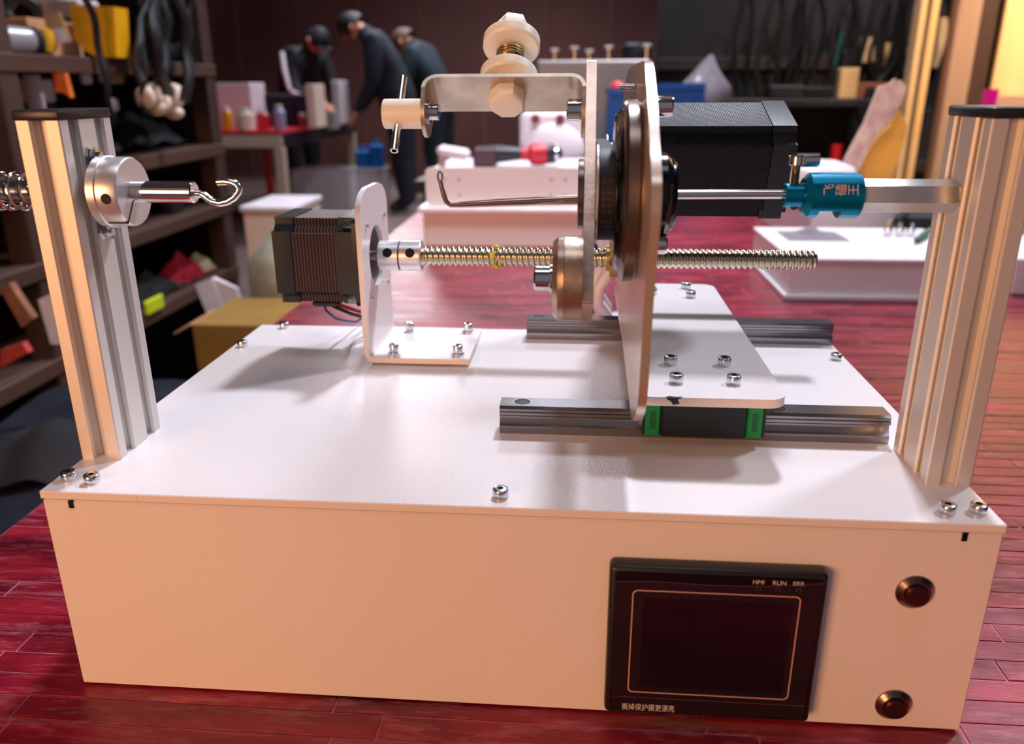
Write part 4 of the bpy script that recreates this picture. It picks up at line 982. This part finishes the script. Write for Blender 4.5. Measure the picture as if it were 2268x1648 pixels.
solo('beige_sack', MB().sheet(sackP, 32, 24), SACK, (-470, 1600, FL), 'tall beige woven sack standing behind the left black motor', 'sack', sharp=70)
wc = thing('warm_lit_cabinet', (-640, 1990, FL), 'small white floor cabinet with warm light in its body colour and white lid beside the rack post', 'cabinet')
q0, q1 = at(546, 545, 1900), at(650, 470, 1900)
obj('body', MB().box(q0.x, q1.x, 1900, 2140, FL, q1.z, 3), PEACH, wc)  # white body; the warm light on it is put into the peach colour
obj('lid', MB().box(q0.x - 6, q1.x + 6, 1892, 2148, q1.z, q1.z + 16, 3), WHITEP, wc)

# ------------------------------------------------------------------ assembly table far left with boxes and bins
ft = thing('assembly_table', (-2500, 6200, FL), 'far assembly table with bright red top and cream frame', 'table')
X1 = -1800
obj('table_top', MB().box(-3600, X1, 5300, 7250, -22, 0, 3), REDTOP, ft)
obj('front_apron', MB().box(-3580, X1 - 10, 5310, 5345, -112, -22, 3), CREAM, ft)
obj('side_apron', MB().box(X1 - 40, X1 - 4, 5345, 7230, -112, -22, 3), PLASTIC, ft)
for x in (-3540, X1 - 35):
    for y in (5340, 7200): obj('leg', MB().box(x - 32, x + 32, y - 32, y + 32, FL, -112, 3), CREAM, ft)
obj('red_strut', MB().box(-2180, -2130, 5900, 5950, FL, -22, 3), REDP, ft)
for k, (u0, u1, vt, y0, dd, m_, nm, lb_, ca) in enumerate((
        (484, 552, 184, 5900, 300, WHITEP, 'white_box', 'white box at the left end of the far red table', 'box'),
        (680, 766, 186, 5700, 260, PEACH, 'cream_carton', 'cream carton in the middle of the far table by the hand', 'box'),
        (738, 802, 178, 6300, 260, WHITEP, 'white_carton', 'white carton at the right end of the far table', 'box'),
        (586, 680, 208, 5950, 240, NAVY, 'navy_bag', 'navy tool bag lying on the far red table', 'bag'),
        (720, 764, 246, 5500, 120, GREYM, 'grey_tray', 'low grey tray in front of the cream carton', 'tray'))):
    a, c = at(u0, 240, y0), at(min(u1, 801), vt, y0)
    x1_ = min(c.x, X1 - 10)
    carton(nm, a.x, x1_ if x1_ > a.x + 60 else a.x + 60, y0, y0 + dd, 0, c.z, m_, lb_, ca, b=14 if ca == 'bag' else 5)
for u, vt, y0, r_, m_, nm, lb_ in ((500, 236, 5450, 34, YBAG, 'yellow_bottle', 'yellow bottle at the near left of the far table'), (541, 240, 5380, 58, PEACH, 'cream_jar', 'pinkish cream jar at the near edge of the far table'),
                                   (580, 244, 5500, 46, REDP, 'red_tin', 'red round tin beside the navy tool bag'), (716, 232, 5420, 40, mat('lilac bottle', (170, 160, 196), .4), 'lilac_bottle', 'pale lilac bottle at the near table edge'),
                                   (768, 250, 5900, 34, mat('dark pink tin', (150, 60, 80), .4), 'pink_tin', 'dark pink tin near the right table corner')):
    q = at(u, vt, y0); xx = min(q.x, X1 - 45)
    t = thing(nm, (xx, y0, 0), lb_, 'bottle' if 'bottle' in nm else 'jar')
    obj('body', MB().lathe((xx, y0, 0), (0, 0, 1), [(0, r_ * .9), (6, r_), (q.z * .75, r_), (q.z * .84, r_ * .6)], 20), m_, t)
    obj('lid', MB().cyl((xx, y0, q.z * .84), (xx, y0, q.z), r_ * .62, 20, 2), WHITEP, t)
q0, q1 = at(652, 452, 6700), at(764, 362, 6700)
crate(q0.x, q1.x, 6700, 7050, FL, FL + 360, WHITEP, 'white ribbed crate on the floor under the far table')
q0, q1 = at(772, 440, 6950), at(838, 352, 6950)
crate(q0.x + 10, q1.x + 10, 7060, 7300, FL, FL + 340, WHITEP, 'white ribbed crate on the floor left of the tall man')
q0, q1 = at(778, 350, 7000), at(826, 286, 7000)
for k, (xa, xb, zt, lb_) in enumerate(((q0.x, q0.x + 120, 190, 'blue jug standing left in the crate by the tall man'), (q0.x + 128, q0.x + 250, 240, 'taller blue jug standing right in the crate by the tall man'))):
    jg = thing('blue_jug', ((xa + xb) / 2 + 10, 7160, FL + 8), lb_, 'jug')
    obj('body', MB().box(xa + 10, xb + 10, 7100, 7220, FL + 8, FL + 340 + zt - 40, 14), BLUEP, jg)
    obj('cap', MB().cyl(((xa + xb) / 2 + 10, 7160, FL + 298 + zt), ((xa + xb) / 2 + 10, 7160, FL + 340 + zt), 26, 18, 2), BLUEP, jg)

# ------------------------------------------------------------------ people
BULK = 1.22
def person(name, label, base, heading, J, cloth_m, extra=None, hair_m=None, cap=False, stripe=None):
    """J: joints (forward, side, up) in mm relative to base; one continuous skinned body"""
    ch = math.cos(heading); sh_ = math.sin(heading)
    W_ = lambda p: Vector((p[0] * ch - p[1] * sh_, p[0] * sh_ + p[1] * ch, p[2])) * S
    V, E, R, K = [], [], [], []
    idx = {}
    def add(n_, p, r, parent=None, kind=0):
        idx[n_] = len(V); V.append(W_(p)); R.append(r * S * (BULK if kind == 0 else 1)); K.append(kind)
        if parent is not None: E.append((idx[parent], idx[n_]))
    g = lambda n_: Vector(J[n_])
    add('pelvis', g('pelvis'), 155)
    add('waist', g('pelvis').lerp(g('chest'), .45), 145, 'pelvis')
    add('chest', g('chest'), 165, 'waist')
    add('neck0', g('chest').lerp(g('neck'), .72), 90, 'chest')
    add('neck', g('neck'), 58, 'neck0', 1)
    add('jaw', g('neck').lerp(g('head'), .55), 72, 'neck', 1)
    add('head', g('head'), 98, 'jaw', 1)
    up = (g('head') - g('neck')).normalized(); fw = Vector(J.get('face', (1, 0, -.3))).normalized()
    add('crown', g('head') + up * 70, 78, 'head', 1)
    add('nose', g('head') + fw * 112 - up * 15, 13, 'head', 1)
    for sd, sg in (('L', 1), ('R', -1)):
        add('sh' + sd, g('sh' + sd), 78, 'chest'); add('el' + sd, g('el' + sd), 56, 'sh' + sd)
        add('wr' + sd, g('wr' + sd), 38, 'el' + sd, 0)
        d = (g('wr' + sd) - g('el' + sd)).normalized()
        add('pa' + sd, g('wr' + sd) + d * 70, 36, 'wr' + sd, 1)
        side = Vector((0, 1, 0)); 
        for f_ in range(4):
            b0_ = g('wr' + sd) + d * 100 + side * (f_ - 1.5) * 22
            ln = (70, 82, 78, 60)[f_]
            add('f%d%s' % (f_, sd), b0_, 11, 'pa' + sd, 1)
            add('g%d%s' % (f_, sd), b0_ + d * ln * .6 + Vector((0, 0, -10)), 9.5, 'f%d%s' % (f_, sd), 1)
            add('h%d%s' % (f_, sd), b0_ + d * ln + Vector((-14, 0, -26)), 8.5, 'g%d%s' % (f_, sd), 1)
        add('t0' + sd, g('wr' + sd) + d * 60 + side * sg * -40, 12, 'pa' + sd, 1); add('t1' + sd, g('wr' + sd) + d * 100 + side * sg * -58, 10, 't0' + sd, 1)
        add('hip' + sd, g('hip' + sd), 105, 'pelvis'); add('kn' + sd, g('kn' + sd), 78, 'hip' + sd); add('an' + sd, g('an' + sd), 58, 'kn' + sd)
        add('to' + sd, g('an' + sd) + Vector((150, sg * 12, -48)), 42, 'an' + sd, 2)
    me = bpy.data.meshes.new('skeleton'); me.from_pydata(V, E, [])
    tmp = bpy.data.objects.new('skeleton_tmp', me); COL.objects.link(tmp)
    sk = tmp.modifiers.new('skin', 'SKIN'); sk.use_smooth_shade = True
    lay = me.skin_vertices[0].data if len(me.skin_vertices) else None
    if lay is None:
        bpy.context.view_layer.update(); lay = me.skin_vertices[0].data
    for i, r in enumerate(R): lay[i].radius = (r, r); lay[i].use_root = (i == 0)
    ss = tmp.modifiers.new('sub', 'SUBSURF'); ss.levels = 2; ss.render_levels = 2
    bpy.context.view_layer.update()
    body = bpy.data.meshes.new_from_object(tmp.evaluated_get(bpy.context.evaluated_depsgraph_get()))
    bpy.data.objects.remove(tmp)
    body.materials.clear()
    for m_ in (cloth_m, SKIN, mat('dark shoe', (60, 50, 44), .6)): body.materials.append(m_)
    for p in body.polygons:
        c_ = p.center; best = min(range(len(V)), key=lambda i: (V[i] - c_).length - R[i] * .8); p.material_index = K[best]; p.use_smooth = True
    root = thing(name, base, label, 'person')
    o = bpy.data.objects.new('body', body); COL.objects.link(o); o.parent = root; ORG[o.name] = Vector(base)
    wp = lambda p: Vector(base) + W_(p) / S
    hd = g('head'); right = fw.cross(up).normalized()
    hm = hair_m or mat('black hair', (18, 16, 18), .6)
    ctr = wp(hd + up * 28 - fw * 16); U = W_(up) / S; Fw = W_(fw) / S
    hb_ = MB(); u1 = U.normalized(); f1 = (Fw - u1 * Fw.dot(u1)).normalized(); s1 = u1.cross(f1)
    rings = []
    for i in range(9):
        th_ = math.pi * .58 * i / 8
        rings.append([hb_.bm.verts.new(ctr + u1 * (112 * math.cos(th_)) + (f1 * math.cos(ph) * (112 if math.cos(ph) < 0 else 104) + s1 * math.sin(ph) * 100) * max(.02, math.sin(th_)) - u1 * (20 * (1 - math.cos(ph)) * (i / 8) ** 2)) for ph in [2 * math.pi * k / 20 for k in range(20)]])
    for a_, b_ in zip(rings, rings[1:]): hb_.bridge(a_, b_)
    obj('cap' if cap else 'hair', hb_, hm, root, sharp=80)
    if cap: obj('cap_peak', MB().blob(ctr + f1 * 118 + u1 * 8, 1, 2, 0, (80, 80, 14)), hm, root)
    for sg in (-1, 1):
        obj('eye', MB().blob(wp(hd + fw * 92 + right * sg * 34 + up * 6), 11, 1), mat('dark eye', (20, 14, 12), .3), root)
        obj('ear', MB().blob(wp(hd + right * sg * 98 - up * 8), 1, 2, 0, (16, 16, 30)), SKIN, root)
    if stripe:
        for a_, b_ in stripe: obj('sleeve_stripe', MB().tube([wp(p) for p in a_], b_, 8), mat('white stripe', (222, 214, 218), .7), root)
    return root
DARKC = mat('dark navy workwear', (24, 28, 42), .8, ns=8, amt=.3); DARKC2 = mat('dark teal workwear', (22, 38, 44), .8, ns=8, amt=.3); BLACKC = mat('black track jacket', (16, 16, 22), .75)
q = at(872, 468, 6700); q.x += 110
person('person', 'tall man in dark navy work clothes bending his head over the far table', (q.x, 6700, FL), math.pi + .1,
       dict(pelvis=(20, 0, 900), chest=(140, 0, 1300), neck=(280, 0, 1455), head=(365, 0, 1480), face=(.75, 0, -.66),
            shL=(170, 190, 1360), elL=(190, 235, 1070), wrL=(320, 190, 880), shR=(170, -190, 1360), elR=(200, -235, 1090), wrR=(340, -190, 890),
            hipL=(0, 95, 850), hipR=(0, -95, 850), knL=(10, 105, 470), knR=(-10, -105, 470), anL=(-20, 110, 90), anR=(-30, -110, 90)), DARKC)
q = at(978, 468, 7250)
person('person', 'worker in dark teal clothes mostly hidden behind the tall man', (q.x, 7250, FL), math.pi - .25,
       dict(pelvis=(0, 0, 900), chest=(120, 0, 1240), neck=(230, 0, 1380), head=(300, 0, 1400), face=(.75, 0, -.66),
            shL=(140, 185, 1290), elL=(200, 230, 1040), wrL=(330, 180, 870), shR=(140, -185, 1290), elR=(200, -230, 1040), wrR=(330, -180, 870),
            hipL=(0, 95, 850), hipR=(0, -95, 850), knL=(10, 105, 470), knR=(-10, -105, 470), anL=(-20, 110, 90), anR=(-30, -110, 90)), DARKC2, hair_m=mat('brown hair', (90, 62, 50), .6))
q = at(672, 300, 7620)
person('person', 'worker in black track jacket with white sleeve stripe bending over the far table', (q.x, 7620, FL), -math.pi / 2 + .95,
       dict(pelvis=(-60, 0, 900), chest=(120, 0, 1230), neck=(230, 0, 1370), head=(300, 20, 1420), face=(.7, 0, -.7),
            shL=(140, 190, 1290), elL=(230, 225, 1010), wrL=(420, 120, 900), shR=(140, -190, 1290), elR=(240, -235, 1010), wrR=(430, -110, 900),
            hipL=(-60, 95, 850), hipR=(-60, -95, 850), knL=(-20, 105, 470), knR=(-40, -105, 470), anL=(-60, 110, 90), anR=(-70, -110, 90)), BLACKC, hair_m=mat('dark navy cap', (18, 22, 36), .7), cap=True,
       stripe=[([(150, -262, 1330), (210, -296, 1180), (256, -290, 1010)], [22, 24, 20]), ([(270, -285, 1000), (350, -220, 950), (420, -150, 915)], [18, 18, 16])])
